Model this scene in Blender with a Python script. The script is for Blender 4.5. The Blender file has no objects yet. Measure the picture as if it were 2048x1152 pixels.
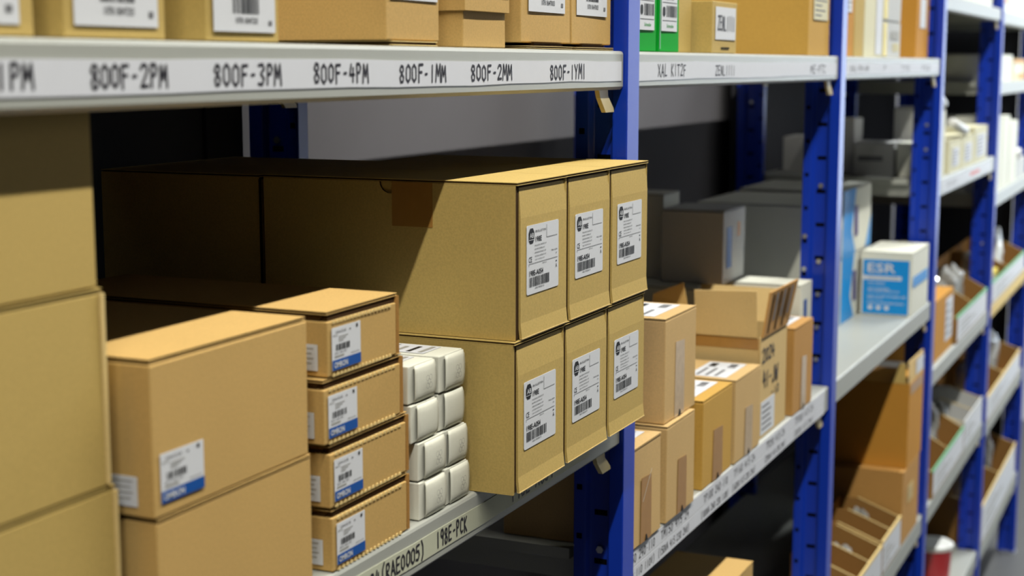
import bpy, bmesh, math, random
from mathutils import Vector, Matrix

# ------------------------------------------------------------------ camera, world, lamps, exposure
sc = bpy.context.scene
COL = sc.collection
random.seed(7)

def make_camera():
    F, VX, VY = 3060.0, 2430.0, 130.0          # focal length and vanishing point of the shelf direction (2048x1152 frame)
    pit = math.atan((576 - VY) / F)
    yaw = math.atan((VX - 1024) / math.hypot(F, 576 - VY))
    fw = Vector((math.cos(yaw) * math.cos(pit), math.sin(yaw) * math.cos(pit), -math.sin(pit)))
    rt = Vector((math.sin(yaw), -math.cos(yaw), 0))
    up = rt.cross(fw)
    cam = bpy.data.cameras.new('camera')
    cam.sensor_width = 36.0
    cam.lens = F / 2048 * 36.0
    cam.clip_start = 0.02
    cam.dof.use_dof = True
    cam.dof.focus_distance = 1.80
    cam.dof.aperture_fstop = 5.2
    o = bpy.data.objects.new('camera', cam)
    COL.objects.link(o)
    M = Matrix((rt, up, -fw)).transposed().to_4x4()
    M.translation = Vector((0, -0.709, 1.6))
    o.matrix_world = M
    sc.camera = o
make_camera()

w = bpy.data.worlds.new('world'); sc.world = w; w.use_nodes = True
w.node_tree.nodes['Background'].inputs[0].default_value = (0.8, 0.85, 1, 1)
w.node_tree.nodes['Background'].inputs[1].default_value = 0.001

def tube(x, y, z, length, power, col=(1.0, 0.97, 0.90)):
    l = bpy.data.lights.new('fluorescent_lamp', 'AREA')
    l.shape = 'RECTANGLE'; l.size = length; l.size_y = 0.05
    l.energy = power; l.color = col
    o = bpy.data.objects.new('fluorescent_lamp', l); COL.objects.link(o)
    o.location = (x, y, z)
for i in range(-1, 3):
    tube(i * 1.5 - 0.1, -1.08, 4.20, 1.45, 56)
tube(4.4, -1.08, 4.20, 1.45, 45, (0.97, 0.98, 1.0))
for x in (6.9, 8.4):
    tube(x, -1.08, 4.20, 1.45, 120, (0.93, 0.97, 1.0))
sc.cycles.diffuse_bounces = 1
vs = sc.view_settings
sc.display_settings.display_device = 'sRGB'
vs.view_transform = 'Standard'; vs.look = 'None'; vs.exposure = 0.0; vs.gamma = 1.0; vs.use_curve_mapping = False

# ------------------------------------------------------------------ materials
def srgb(r, g, b):
    f = lambda c: c / 255 / 12.92 if c <= 10.3 else ((c / 255 + 0.055) / 1.055) ** 2.4
    return (f(r), f(g), f(b), 1)
MATS = {}
def mat(name, rgb, rough=0.6, spec=0.4, var=0.0, scale=300.0, bump=0.0, big=0.0, trans=0.0, metal=0.0, alpha=1.0):
    m = bpy.data.materials.new(name); m.use_nodes = True
    nt = m.node_tree; b = nt.nodes['Principled BSDF']
    c = srgb(*rgb)
    b.inputs['Base Color'].default_value = c
    b.inputs['Roughness'].default_value = rough
    b.inputs['Specular IOR Level'].default_value = spec
    b.inputs['Transmission Weight'].default_value = trans
    b.inputs['Metallic'].default_value = metal
    b.inputs['Alpha'].default_value = alpha
    if var or bump or big:
        tc = nt.nodes.new('ShaderNodeTexCoord')
        n = nt.nodes.new('ShaderNodeTexNoise'); n.inputs['Scale'].default_value = scale
        n.inputs['Detail'].default_value = 3.0
        nt.links.new(tc.outputs['Object'], n.inputs['Vector'])
        if var or big:
            n2 = nt.nodes.new('ShaderNodeTexNoise'); n2.inputs['Scale'].default_value = 9.0
            nt.links.new(tc.outputs['Object'], n2.inputs['Vector'])
            ma = nt.nodes.new('ShaderNodeMath'); ma.operation = 'MULTIPLY_ADD'
            nt.links.new(n.outputs['Fac'], ma.inputs[0]); ma.inputs[1].default_value = 2.4 * var; ma.inputs[2].default_value = 1 - 1.2 * var
            mb_ = nt.nodes.new('ShaderNodeMath'); mb_.operation = 'MULTIPLY_ADD'
            nt.links.new(n2.outputs['Fac'], mb_.inputs[0]); mb_.inputs[1].default_value = 2 * big; mb_.inputs[2].default_value = 1 - big
            mm = nt.nodes.new('ShaderNodeMath'); mm.operation = 'MULTIPLY'
            nt.links.new(ma.outputs[0], mm.inputs[0]); nt.links.new(mb_.outputs[0], mm.inputs[1])
            vm = nt.nodes.new('ShaderNodeVectorMath'); vm.operation = 'SCALE'
            vm.inputs[0].default_value = c[:3]
            nt.links.new(mm.outputs[0], vm.inputs['Scale'])
            nt.links.new(vm.outputs[0], b.inputs['Base Color'])
        if bump:
            bp = nt.nodes.new('ShaderNodeBump'); bp.inputs['Strength'].default_value = bump; bp.inputs['Distance'].default_value = 0.002
            nt.links.new(n.outputs['Fac'], bp.inputs['Height']); nt.links.new(bp.outputs[0], b.inputs['Normal'])
    MATS[name] = m
    return m
mat('kraft_yellow', (202, 173, 100), 0.75, 0.25, 0.16, 420, 0.03, 0.04)
mat('kraft_beige', (216, 180, 120), 0.75, 0.25, 0.14, 420, 0.03, 0.05)
mat('kraft_gold', (210, 165, 78), 0.75, 0.25, 0.12, 300, 0.03, 0.05)
mat('kraft_tan', (208, 170, 102), 0.75, 0.25, 0.14, 420, 0.03, 0.05)
mat('kraft_brown', (200, 150, 82), 0.75, 0.25, 0.16, 420, 0.03, 0.06)
mat('kraft_orange', (206, 146, 56), 0.75, 0.25, 0.12, 300, 0.03, 0.06)
mat('kraft_pale', (222, 190, 128), 0.75, 0.25, 0.12, 420, 0.03, 0.05)
mat('kraft_core_and_shade', (70, 50, 28), 0.9, 0.1, 0.3, 700)  # core of the board, also dark fill standing in for gap shade
mat('kraft_edge', (232, 204, 138), 0.8, 0.2, 0.1, 500)
mat('shade_board_paint', (58, 58, 62), 0.8, 0.2, 0.03, 30)  # dark colour of the added sheets that stand in for shade
mat('kraft_dark', (158, 116, 62), 0.8, 0.2, 0.14, 300)
mat('tape', (176, 128, 62), 0.28, 0.5, 0.1, 60)
mat('clear_tape', (205, 178, 140), 0.15, 0.6, 0.15, 80)
mat('white_card', (238, 238, 220), 0.65, 0.25, 0.03, 300)
mat('grey_card', (206, 206, 200), 0.6, 0.3, 0.05, 200)
mat('cream_card', (228, 222, 184), 0.6, 0.3, 0.05, 200)
mat('paper', (228, 230, 232), 0.6, 0.3, 0.02, 300)
mat('strip_paper', (226, 228, 232), 0.55, 0.3, 0.02, 60)
mat('strip_paper_yellowed', (206, 208, 182), 0.6, 0.3, 0.03, 60)
mat('ink', (22, 22, 24), 0.6, 0.3)
mat('ink_grey', (120, 120, 122), 0.6, 0.3)
mat('ink_faint', (172, 170, 160), 0.6, 0.3)
mat('marker_ink', (38, 34, 42), 0.5, 0.3, 0.2, 200)
mat('label_blue', (10, 84, 166), 0.45, 0.4)
mat('cyan_print', (8, 150, 226), 0.4, 0.4)
mat('purple_print', (84, 66, 130), 0.4, 0.4)
mat('green_print', (0, 168, 44), 0.7, 0.15)
mat('green_pale', (120, 190, 140), 0.5, 0.3)
mat('shelf_paint', (176, 178, 168), 0.38, 0.5, 0.02, 40)
mat('rack_blue', (22, 62, 188), 0.30, 0.5, 0.03, 60)
mat('hole_dark', (8, 8, 12), 0.9, 0.1)
mat('zinc', (200, 204, 206), 0.3, 0.5, 0.05, 80, metal=0.8)
mat('bracket_beige', (206, 190, 140), 0.4, 0.4)
mat('wall_paint', (116, 114, 116), 0.85, 0.2, 0.03, 14)
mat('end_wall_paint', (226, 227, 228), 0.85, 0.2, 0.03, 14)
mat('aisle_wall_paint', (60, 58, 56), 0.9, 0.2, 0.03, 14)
mat('ceiling_paint', (60, 60, 60), 0.9, 0.2, 0.03, 10)
mat('floor_paint', (92, 92, 90), 0.5, 0.4, 0.06, 20)
mat('plastic_bag', (214, 214, 206), 0.10, 0.8, 0.10, 60, trans=0.55)
mat('dark_bag', (70, 70, 76), 0.25, 0.5, 0.1, 60)
mat('white_plastic', (238, 238, 230), 0.3, 0.5)
mat('red_plastic', (186, 52, 56), 0.35, 0.5)
mat('yellow_print', (226, 200, 30), 0.4, 0.4)
mat('orange_print', (228, 160, 60), 0.5, 0.4)
mat('pink_print', (226, 130, 120), 0.5, 0.4)

m = mat('daylight_pane', (200, 220, 255), 0.3)
m.node_tree.nodes['Principled BSDF'].inputs['Emission Color'].default_value = (0.75, 0.88, 1, 1)
m.node_tree.nodes['Principled BSDF'].inputs['Emission Strength'].default_value = 5.0

# ------------------------------------------------------------------ mesh builder
class Frame:
    def __init__(s, o, u, v, n): s.o, s.u, s.v, s.n = Vector(o), Vector(u), Vector(v), Vector(n)
    def p(s, a, b, c=0.0): return s.o + s.u * a + s.v * b + s.n * c
def fr_front(x, y, z): return Frame((x, y, z), (1, 0, 0), (0, 0, 1), (0, -1, 0))
def fr_left(x, y, z): return Frame((x, y, z), (0, -1, 0), (0, 0, 1), (-1, 0, 0))
def fr_top(x, y, z): return Frame((x, y, z), (1, 0, 0), (0, 1, 0), (0, 0, 1))

class MB:
    def __init__(s): s.v, s.f, s.m, s.names = [], [], [], []
    def mi(s, name):
        if name not in s.names: s.names.append(name)
        return s.names.index(name)
    def face(s, pts, m):
        i = len(s.v); s.v += [Vector(p) for p in pts]; s.f.append(list(range(i, i + len(pts)))); s.m.append(s.mi(m))
    def hexa(s, c, m):                                   # 8 corners: bottom ring ccw, top ring ccw
        i = len(s.v); s.v += [Vector(p) for p in c]; k = s.mi(m)
        for q in ((0, 3, 2, 1), (4, 5, 6, 7), (0, 1, 5, 4), (1, 2, 6, 5), (2, 3, 7, 6), (3, 0, 4, 7)):
            s.f.append([i + a for a in q]); s.m.append(k)
    def box(s, x0, x1, y0, y1, z0, z1, m):
        s.hexa([(x0, y0, z0), (x1, y0, z0), (x1, y1, z0), (x0, y1, z0), (x0, y0, z1), (x1, y0, z1), (x1, y1, z1), (x0, y1, z1)], m)
    def slab(s, fr, u0, u1, v0, v1, n0, n1, m):
        s.hexa([fr.p(u0, v0, n0), fr.p(u1, v0, n0), fr.p(u1, v1, n0), fr.p(u0, v1, n0), fr.p(u0, v0, n1), fr.p(u1, v0, n1), fr.p(u1, v1, n1), fr.p(u0, v1, n1)], m)
    def prism(s, fr, pts, n0, n1, m, side=None):         # extrude a polygon given in (u, v)
        i = len(s.v); n = len(pts)
        s.v += [fr.p(a, b, n0) for a, b in pts] + [fr.p(a, b, n1) for a, b in pts]
        k = s.mi(m); ks = s.mi(side or m)
        s.f.append([i + j for j in reversed(range(n))]); s.m.append(k)
        s.f.append([i + n + j for j in range(n)]); s.m.append(k)
        for j in range(n):
            a, b = i + j, i + (j + 1) % n
            s.f.append([a, b, b + n, a + n]); s.m.append(ks)
    def rect(s, fr, u0, u1, v0, v1, n, m): s.face([fr.p(u0, v0, n), fr.p(u1, v0, n), fr.p(u1, v1, n), fr.p(u0, v1, n)], m)
    def rrect(s, fr, u0, u1, v0, v1, r, n0, n1, m):
        pts = []
        for cx, cy, a0 in ((u1 - r, v0 + r, -90), (u1 - r, v1 - r, 0), (u0 + r, v1 - r, 90), (u0 + r, v0 + r, 180)):
            for k in range(5):
                a = math.radians(a0 + k * 22.5); pts.append((cx + r * math.cos(a), cy + r * math.sin(a)))
        s.prism(fr, pts, n0, n1, m)
    def stroke(s, fr, pts, wd, n, m):                    # flat pen stroke
        for k in range(len(pts) - 1):
            (a, b), (c, d) = pts[k], pts[k + 1]
            L = math.hypot(c - a, d - b)
            if L < 1e-7: continue
            px, py = -(d - b) / L * wd / 2, (c - a) / L * wd / 2
            s.face([fr.p(a - px, b - py, n), fr.p(c - px, d - py, n), fr.p(c + px, d + py, n), fr.p(a + px, b + py, n)], m)
        for a, b in pts:
            n += 0.000004
            s.face([fr.p(a + wd / 2 * math.cos(t), b + wd / 2 * math.sin(t), n) for t in [j * math.pi / 3 for j in range(6)]], m)
    def tubes(s, pts, r, m, seg=8, cap=True):
        rings = []; n = len(pts); P = [Vector(p) for p in pts]
        for k in range(n):
            d = (P[min(k + 1, n - 1)] - P[max(k - 1, 0)]).normalized()
            a = d.cross(Vector((0, 0, 1)))
            if a.length < 1e-4: a = d.cross(Vector((1, 0, 0)))
            a.normalize(); b = d.cross(a)
            rr = r[k] if isinstance(r, (list, tuple)) else r
            rings.append([P[k] + (a * math.cos(t) + b * math.sin(t)) * rr for t in [j * 2 * math.pi / seg for j in range(seg)]])
        i = len(s.v); k_ = s.mi(m)
        for R in rings: s.v += R
        for k in range(n - 1):
            for j in range(seg):
                a = i + k * seg + j; b = i + k * seg + (j + 1) % seg
                s.f.append([a, a + seg, b + seg, b]); s.m.append(k_)
        if cap:
            s.f.append([i + j for j in range(seg)]); s.m.append(k_)
            s.f.append([i + (n - 1) * seg + j for j in reversed(range(seg))]); s.m.append(k_)
    def build(s, name, parent=None, bevel=0.0, smooth=False, label=None, seg=2):
        me = bpy.data.meshes.new(name)
        off = Vector(parent['_o']) if parent is not None else Vector((0, 0, 0))
        me.from_pydata([p - off for p in s.v], [], s.f)
        for nme in s.names: me.materials.append(MATS[nme])
        me.polygons.foreach_set('material_index', s.m)
        if bevel or smooth:
            bm = bmesh.new(); bm.from_mesh(me)
            bmesh.ops.remove_doubles(bm, verts=bm.verts, dist=1e-6)
            bmesh.ops.recalc_face_normals(bm, faces=bm.faces)
            if bevel:
                ed = [e for e in bm.edges if len(e.link_faces) == 2 and e.calc_face_angle(0) > 0.5]
                bmesh.ops.bevel(bm, geom=ed, offset=bevel, segments=seg, profile=0.5, affect='EDGES', clamp_overlap=True)
            bm.to_mesh(me); bm.free()
            if smooth:
                for p in me.polygons: p.use_smooth = True
        me.update()
        o = bpy.data.objects.new(name, me); COL.objects.link(o)
        if parent is not None:
            o.parent = parent
        if label: o['label'] = label
        return o

def thing(name, label, cat, loc, group=None):
    o = bpy.data.objects.new(name, None); COL.objects.link(o)
    o.empty_display_size = 0.02
    o.location = loc; o['_o'] = tuple(loc)
    o['label'] = label; o['category'] = cat
    if group: o['group'] = group
    return o
def sub(o, root):                                       # lets a part carry sub-parts (same local frame as its thing)
    o['_o'] = tuple(root['_o']); return o
def structure(mb, name):
    o = mb.build(name); o['kind'] = 'structure'; return o

# printed text from Blender's own font, cached as polygons of unit height
_TX = {}
def text_polys(s, bold=0.006):
    if (s, bold) in _TX: return _TX[(s, bold)]
    cu = bpy.data.curves.new('t', 'FONT'); cu.body = s; cu.size = 1.0; cu.resolution_u = 2; cu.offset = bold
    ob = bpy.data.objects.new('t', cu); COL.objects.link(ob)
    dg = bpy.context.evaluated_depsgraph_get(); dg.update()
    me = ob.evaluated_get(dg).to_mesh()
    vs_ = [(v.co.x, v.co.y) for v in me.vertices]; ps = [list(p.vertices) for p in me.polygons]
    ob.evaluated_get(dg).to_mesh_clear()
    bpy.data.objects.remove(ob); bpy.data.curves.remove(cu)
    x0 = min(v[0] for v in vs_); x1 = max(v[0] for v in vs_); y0 = min(v[1] for v in vs_); y1 = max(v[1] for v in vs_)
    vs_ = [((v[0] - x0) / (x1 - x0), (v[1] - y0) / (y1 - y0)) for v in vs_]
    _TX[(s, bold)] = (vs_, ps, (x1 - x0)); return _TX[(s, bold)]
def print_text(mb, fr, s, u0, u1, v0, v1, n, m, bold=0.006):
    vs_, ps, _ = text_polys(s, bold)
    i = len(mb.v); k = mb.mi(m)
    mb.v += [fr.p(u0 + a * (u1 - u0), v0 + b * (v1 - v0), n) for a, b in vs_]
    for p in ps: mb.f.append([i + a for a in p]); mb.m.append(k)
def barcode(mb, fr, u0, u1, v0, v1, n, m, seed=1, bars=26):
    r = random.Random(seed); u = u0; st = (u1 - u0) / bars
    while u < u1 - st * 0.5:
        wd = st * r.choice((0.45, 0.45, 0.9, 1.3)); mb.rect(fr, u, min(u + wd, u1), v0, v1, n, m); u += wd + st * r.choice((0.4, 0.5, 0.9))

# felt-tip handwriting: strokes in a 0.6 x 1 cell
H = {
 '0': [[(.3, 0), (.08, .2), (.08, .8), (.3, 1), (.52, .8), (.52, .2), (.3, 0)]],
 '1': [[(.3, 0), (.3, 1)]],
 '2': [[(.05, .8), (.2, 1), (.45, .97), (.52, .75), (.35, .45), (.05, .03), (.55, .06)]],
 '3': [[(.05, .95), (.4, 1), (.52, .78), (.25, .55), (.52, .3), (.38, .02), (.05, .06)]],
 '4': [[(.2, 1), (.05, .4), (.55, .42)], [(.42, .8), (.4, 0)]],
 '5': [[(.52, 1), (.12, .98), (.1, .58), (.42, .6), (.52, .3), (.35, 0), (.05, .06)]],
 '6': [[(.45, 1), (.12, .5), (.1, .15), (.3, 0), (.5, .18), (.42, .45), (.12, .35)]],
 '7': [[(.05, .97), (.55, 1), (.25, 0)]],
 '8': [[(.3, .54), (.08, .75), (.22, 1), (.45, .95), (.48, .72), (.1, .28), (.2, 0), (.45, .04), (.52, .3), (.3, .54)]],
 '9': [[(.48, .7), (.3, .5), (.1, .65), (.15, .95), (.4, 1), (.5, .75), (.42, 0)]],
 'A': [[(.02, 0), (.28, 1), (.56, 0)], [(.12, .36), (.46, .36)]],
 'C': [[(.52, .85), (.35, 1), (.12, .85), (.08, .25), (.28, 0), (.52, .1)]],
 'E': [[(.52, 1), (.1, .98), (.08, 0), (.54, .03)], [(.09, .52), (.44, .54)]],
 'F': [[(.12, 0), (.1, .98), (.55, 1)], [(.1, .55), (.45, .57)]],
 'I': [[(.3, 0), (.3, 1)]],
 'J': [[(.45, 1), (.45, .2), (.25, 0), (.06, .2)]],
 'K': [[(.1, 0), (.1, 1)], [(.52, 1), (.12, .5), (.54, 0)]],
 'L': [[(.12, 1), (.1, .02), (.5, .05)]],
 'M': [[(.02, 0), (.1, 1), (.3, .35), (.5, 1), (.6, 0)]],
 'N': [[(.06, 0), (.1, 1), (.5, 0), (.54, 1)]],
 'P': [[(.12, 0), (.12, 1), (.4, 1), (.52, .78), (.38, .52), (.13, .5)]],
 'R': [[(.1, 0), (.1, 1), (.42, 1), (.5, .75), (.35, .52), (.12, .5), (.54, 0)]],
 'S': [[(.5, .9), (.25, 1), (.08, .78), (.5, .3), (.32, 0), (.06, .1)]],
 'T': [[(.02, .98), (.58, 1)], [(.3, 0), (.3, 1)]],
 'V': [[(.04, 1), (.28, 0), (.55, 1)]],
 'W': [[(.0, 1), (.14, 0), (.3, .7), (.46, 0), (.6, 1)]],
 'X': [[(.05, 0), (.54, 1)], [(.05, 1), (.55, 0)]],
 'Y': [[(.03, 1), (.3, .5)], [(.55, 1), (.3, .5), (.26, 0)]],
 'Z': [[(.05, .96), (.54, 1), (.06, .02), (.56, .05)]],
 '-': [[(.18, .48), (.42, .5)]],
 '.': [[(.25, .45), (.33, .47)]],
 ':': [[(.28, .25), (.3, .27)], [(.28, .7), (.3, .72)]],
 '(': [[(.45, 1.2), (.25, .8), (.25, .2), (.42, -.2)]],
 ')': [[(.2, 1.2), (.38, .8), (.38, .2), (.18, -.2)]],
 ' ': []}
def handwrite(mb, fr, s, u0, u1, v0, h, n, wd, m='marker_ink', seed=0):
    r = random.Random(s + str(seed))
    adv = (u1 - u0) / max(len(s), 1); kx = adv / 0.72
    for i, ch in enumerate(s):
        du = u0 + i * adv; dv = v0 + r.uniform(-.04, .04) * h; sl = r.uniform(-.03, .05); sz = r.uniform(.94, 1.05)
        for st in H.get(ch, []):
            mb.stroke(fr, [(du + (a + sl * b) * kx * sz, dv + b * h * sz) for a, b in st], wd, n, m)

# ------------------------------------------------------------------ cartons
def warped_box(mb, x0, x1, y0, y1, z0, z1, m, j=0.0008):
    r = lambda: random.uniform(-j, j)
    c = []
    for z in (z0, z1):
        for (x, y) in ((x0, y0), (x1, y0), (x1, y1), (x0, y1)):
            c.append((x + r(), y + r(), z if z == z0 else z + random.uniform(-j, 0)))
    mb.hexa(c, m)
def board(mb, fr, u0, u1, v0, v1, n0, n1, m='kraft_yellow', core='kraft_core_and_shade', inset=0.0012):
    t = n1 - n0; l = t * 0.22                            # corrugated board: two liners with the fluting between them
    mb.slab(fr, u0, u1, v0, v1, n0, n0 + l, m); mb.slab(fr, u0, u1, v0, v1, n1 - l, n1, m)
    mb.slab(fr, u0 + inset, u1 - inset, v0 + inset, v1 - inset, n0 + l * 0.9, n1 - l * 0.9, core)

def carton(name, label, cat, x0, x1, y0, y1, z0, z1, m='kraft_tan', group=None, rot=0.0, top='seam', tape=None, tape_drop=0.05, decor=None, bevel=0.0012, core='kraft_core_and_shade'):
    r = thing(name, label, cat, ((x0 + x1) / 2, (y0 + y1) / 2, z0), group)
    t = 0.003
    b = MB(); warped_box(b, x0, x1, y0, y1, z0, z1 - (t if top else 0), m); b.build('body', r, bevel)
    ft = fr_top(0, 0, z1 - t)
    if top == 'seam':                                    # two flaps meeting along the depth
        xm = (x0 + x1) / 2
        for a, c in ((x0 + .0006, xm - .0008), (xm + .0008, x1 - .0006)):
            f = MB(); board(f, ft, a, c, y0 + .0004, y1 - .0004, 0.0002, t, m, core); f.build('flap', r)
        if tape:
            f = MB(); f.slab(ft, xm - .018, xm + .018, y0, y1, t, t + .0003, tape)
            f.slab(fr_front(0, y0, 0), xm - .018, xm + .018, z1 - tape_drop, z1 + .0003, .0009, .0013, tape); f.build('tape', r)
    elif top == 'lid':                                   # one flap over the whole top, tucked in at the front
        f = MB(); board(f, ft, x0 + .0006, x1 - .0006, y0 - .0004, y1 - .0004, 0.0008, t, m, core); f.build('lid_flap', r)
    if decor: decor(r)
    if rot: r.rotation_euler.z = rot
    return r
def seal_tape(r, x0, x1, y, z0, z1, m='tape', spur=True):
    f = MB(); fr = fr_front(0, y, 0)
    f.prism(fr, [(x0, z0), (x1, z0), (x1 - .001, z1), (x0 + .003, z1 + .002)], .0009, .0013, m)
    if spur:                                             # torn end of the tape where it folds under
        xm = (x0 + x1) / 2
        f.hexa([fr.p(xm - .004, z0, .0012), fr.p(xm + .006, z0, .0012), fr.p(xm + .006, z0, .0025), fr.p(xm - .004, z0, .0025),
                fr.p(xm, z0 + .009, .0012), fr.p(xm + .002, z0 + .009, .0012), fr.p(xm + .002, z0 + .009, .0022), fr.p(xm, z0 + .009, .0022)], 'ink')
    f.build('tape', r)
def plain_label(r, fr, u0, u1, v0, v1, kind='lines', seed=1, m='paper', text=None, name='label', n=.0009):
    f = MB(); f.slab(fr, u0, u1, v0, v1, n, n + .0004, m); k = n + .0007
    W, Hh = u1 - u0, v1 - v0; rr = random.Random(seed)
    if kind == 'lines':
        for q in range(5):
            v = v1 - Hh * (.16 + q * .17); f.rect(fr, u0 + W * .08, u0 + W * rr.uniform(.5, .92), v - Hh * .025, v + Hh * .025, k, 'ink_grey')
    elif kind == 'barcode':
        barcode(f, fr, u0 + W * .3, u0 + W * .72, v0 + Hh * .3, v0 + Hh * .8, k, 'ink', seed)
        print_text(f, fr, text or '1078118047203', u0 + W * .34, u0 + W * .7, v0 + Hh * .14, v0 + Hh * .24, k, 'ink')
        f.rect(fr, u1 - W * .12, u1 - W * .06, v0 + Hh * .12, v0 + Hh * .2, k, 'ink_grey')
        f.rect(fr, u1 - W * .12, u1 - W * .08, v1 - Hh * .2, v1 - Hh * .12, k, 'ink_grey')
    elif kind == 'address':
        for q in range(3):
            v = v1 - Hh * (.2 + q * .24); f.rect(fr, u0 + W * .06, u0 + W * rr.uniform(.4, .6), v - Hh * .04, v + Hh * .04, k, 'ink_grey')
        f.rect(fr, u0 + W * .66, u1 - W * .10, v1 - Hh * .32, v1 - Hh * .14, k, 'ink')
        barcode(f, fr, u0 + W * .66, u1 - W * .06, v0 + Hh * .15, v0 + Hh * .36, k, 'ink_grey', seed, 14)
    elif kind == 'hand':
        handwrite(f, fr, text, u0 + W * .08, u1 - W * .05, v0 + Hh * .3, Hh * .4, k, W * .035)
    return f.build(name, r)

# ================================================================== the setting
b = MB(); b.box(-3, 10, -2.6, 0.75, -0.71, -0.61, 'floor_paint'); structure(b, 'floor')
b = MB(); b.box(-3, 10, -2.6, 0.75, 4.30, 4.40, 'ceiling_paint'); structure(b, 'ceiling')
b = MB(); b.box(-3, 10, 0.65, 0.75, -0.61, 4.30, 'wall_paint'); structure(b, 'wall_rear')
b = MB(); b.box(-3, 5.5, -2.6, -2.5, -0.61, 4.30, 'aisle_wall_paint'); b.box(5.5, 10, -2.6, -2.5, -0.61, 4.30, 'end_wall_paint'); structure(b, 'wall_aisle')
b = MB(); b.box(9.9, 10, -2.5, 0.65, -0.61, 4.30, 'end_wall_paint'); structure(b, 'wall_right')
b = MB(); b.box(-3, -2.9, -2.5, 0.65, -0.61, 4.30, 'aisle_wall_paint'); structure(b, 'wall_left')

b = MB(); b.box(9.885, 9.8995, -1.95, -1.05, 0.55, 2.15, 'daylight_pane'); structure(b, 'window_1')
b = MB()
for y0, y1, z0, z1 in ((-2.02, -1.95, .48, 2.22), (-1.05, -.98, .48, 2.22), (-1.95, -1.05, .48, .55), (-1.95, -1.05, 2.15, 2.22), (-1.52, -1.48, .55, 2.15)): b.box(9.86, 9.884, y0, y1, z0, z1, 'shelf_paint')
structure(b, 'trim_1')

# ------------------------------------------------------------------ blue upright frames
PX = [0.625, 1.914, 3.192, 4.492, 5.800, 7.095]          # left side of each front post
def upright(x, label, bolts):
    r = thing('rack_upright', label, 'shelving frame', (x + .023, .29, -0.61), 'blue upright frames of the shelving run')
    zt = 2.25
    def post(yf, sgn, name):                             # yf = outer face, sgn = direction of the inner flange
        b = MB()
        fr = Frame((0, 0, -0.605), (1, 0, 0), (0, 1, 0), (0, 0, 1))
        ya = lambda d: yf + sgn * d
        L = [(x, ya(0)), (x + .046, ya(0)), (x + .046, ya(.022)), (x + .034, ya(.022)), (x + .034, ya(.054)), (x + .040, ya(.060)), (x + .040, ya(.078)),
             (x + .012, ya(.078)), (x + .012, ya(.060)), (x + .018, ya(.054)), (x + .018, ya(.024)), (x + .002, ya(.022))]
        if sgn < 0: L = L[::-1]
        b.prism(fr, L, 0, zt + .605, 'rack_blue')
        z = -0.5
        while z < zt - .05:                              # punched slots
            for (d, hw, hh, yo, xx) in ((.039, .0095, .004, 0, x + .0178), (.069, .004, .004, .035, x + .0118)):
                f2 = fr_left(xx, 0, 0); c = -ya(d)
                b.rect(f2, c - hw, c + hw, z + yo - hh, z + yo + hh, .0002, 'hole_dark')
            z += .0706
        p = b.build(name, r, 0.0015); sub(p, r)
        return p
    fp = post(-.006, 1, 'front_post'); rp = post(.590, -1, 'rear_post')
    for (zz, d) in bolts:                                # bolt heads along the flange
        k = MB(); f2 = fr_left(x + (.0168 if d < .05 else .0108), 0, 0); c = -(-.006 + d)
        pts = [(c + .0055 * math.cos(t * math.pi / 3), zz + .0055 * math.sin(t * math.pi / 3)) for t in range(6)]
        k.prism(f2, pts, 0, .004, 'zinc'); k.build('bolt', fp)
    for zz in (.98, 1.20, 1.49):
        k = MB(); f2 = fr_left(x + .0168, 0, 0); c = -(.590 - .039)
        pts = [(c + .0055 * math.cos(t * math.pi / 3), zz + .0055 * math.sin(t * math.pi / 3)) for t in range(6)]
        k.prism(f2, pts, 0, .004, 'zinc'); k.build('bolt', rp)
    for z0, z1 in ((-.45, -.45), (2.1, 2.1)):            # ties between the two posts
        k = MB(); k.box(x + .020, x + .032, .073, .511, z0 - .02, z0 + .02, 'rack_blue'); k.build('brace', r, .001)
    for yy, nm in ((-.006, 'foot'), (.535, 'foot')):
        k = MB(); k.box(x - .004, x + .05, yy - .004, yy + .062, -.61, -.604, 'zinc'); k.build(nm, r, .001)
    return r
upright(PX[0], 'blue perforated upright frame at the near end, left of the large kraft boxes', [])
upright(PX[1], 'blue upright frame directly behind the six stacked bulletin boxes', [(.93, .039)])
upright(PX[2], 'blue upright frame beside the box with white tape, left of the blue and white boxes', [(1.348, .039), (.975, .039), (1.045, .039), (1.116, .039), (1.187, .039), (1.24, .069), (1.17, .069), (1.10, .069)])
upright(PX[3], 'blue upright frame just right of the bright blue and white box', [(1.43, .039), (1.36, .039)])
upright(PX[4], 'slim looking blue upright frame with green edged bins on both its sides', [(.95, .039)])
last = upright(PX[5], 'farthest blue upright frame, at the end of the shelving by the bare floor', [])

b = MB(); b.box(PX[5] + .0405, PX[5] + .0445, .078, .506, -.5, 2.2, 'shade_board_paint'); b.build('side_panel', last, .001)  # dark sheet added to darken the view past the end frame

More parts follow.
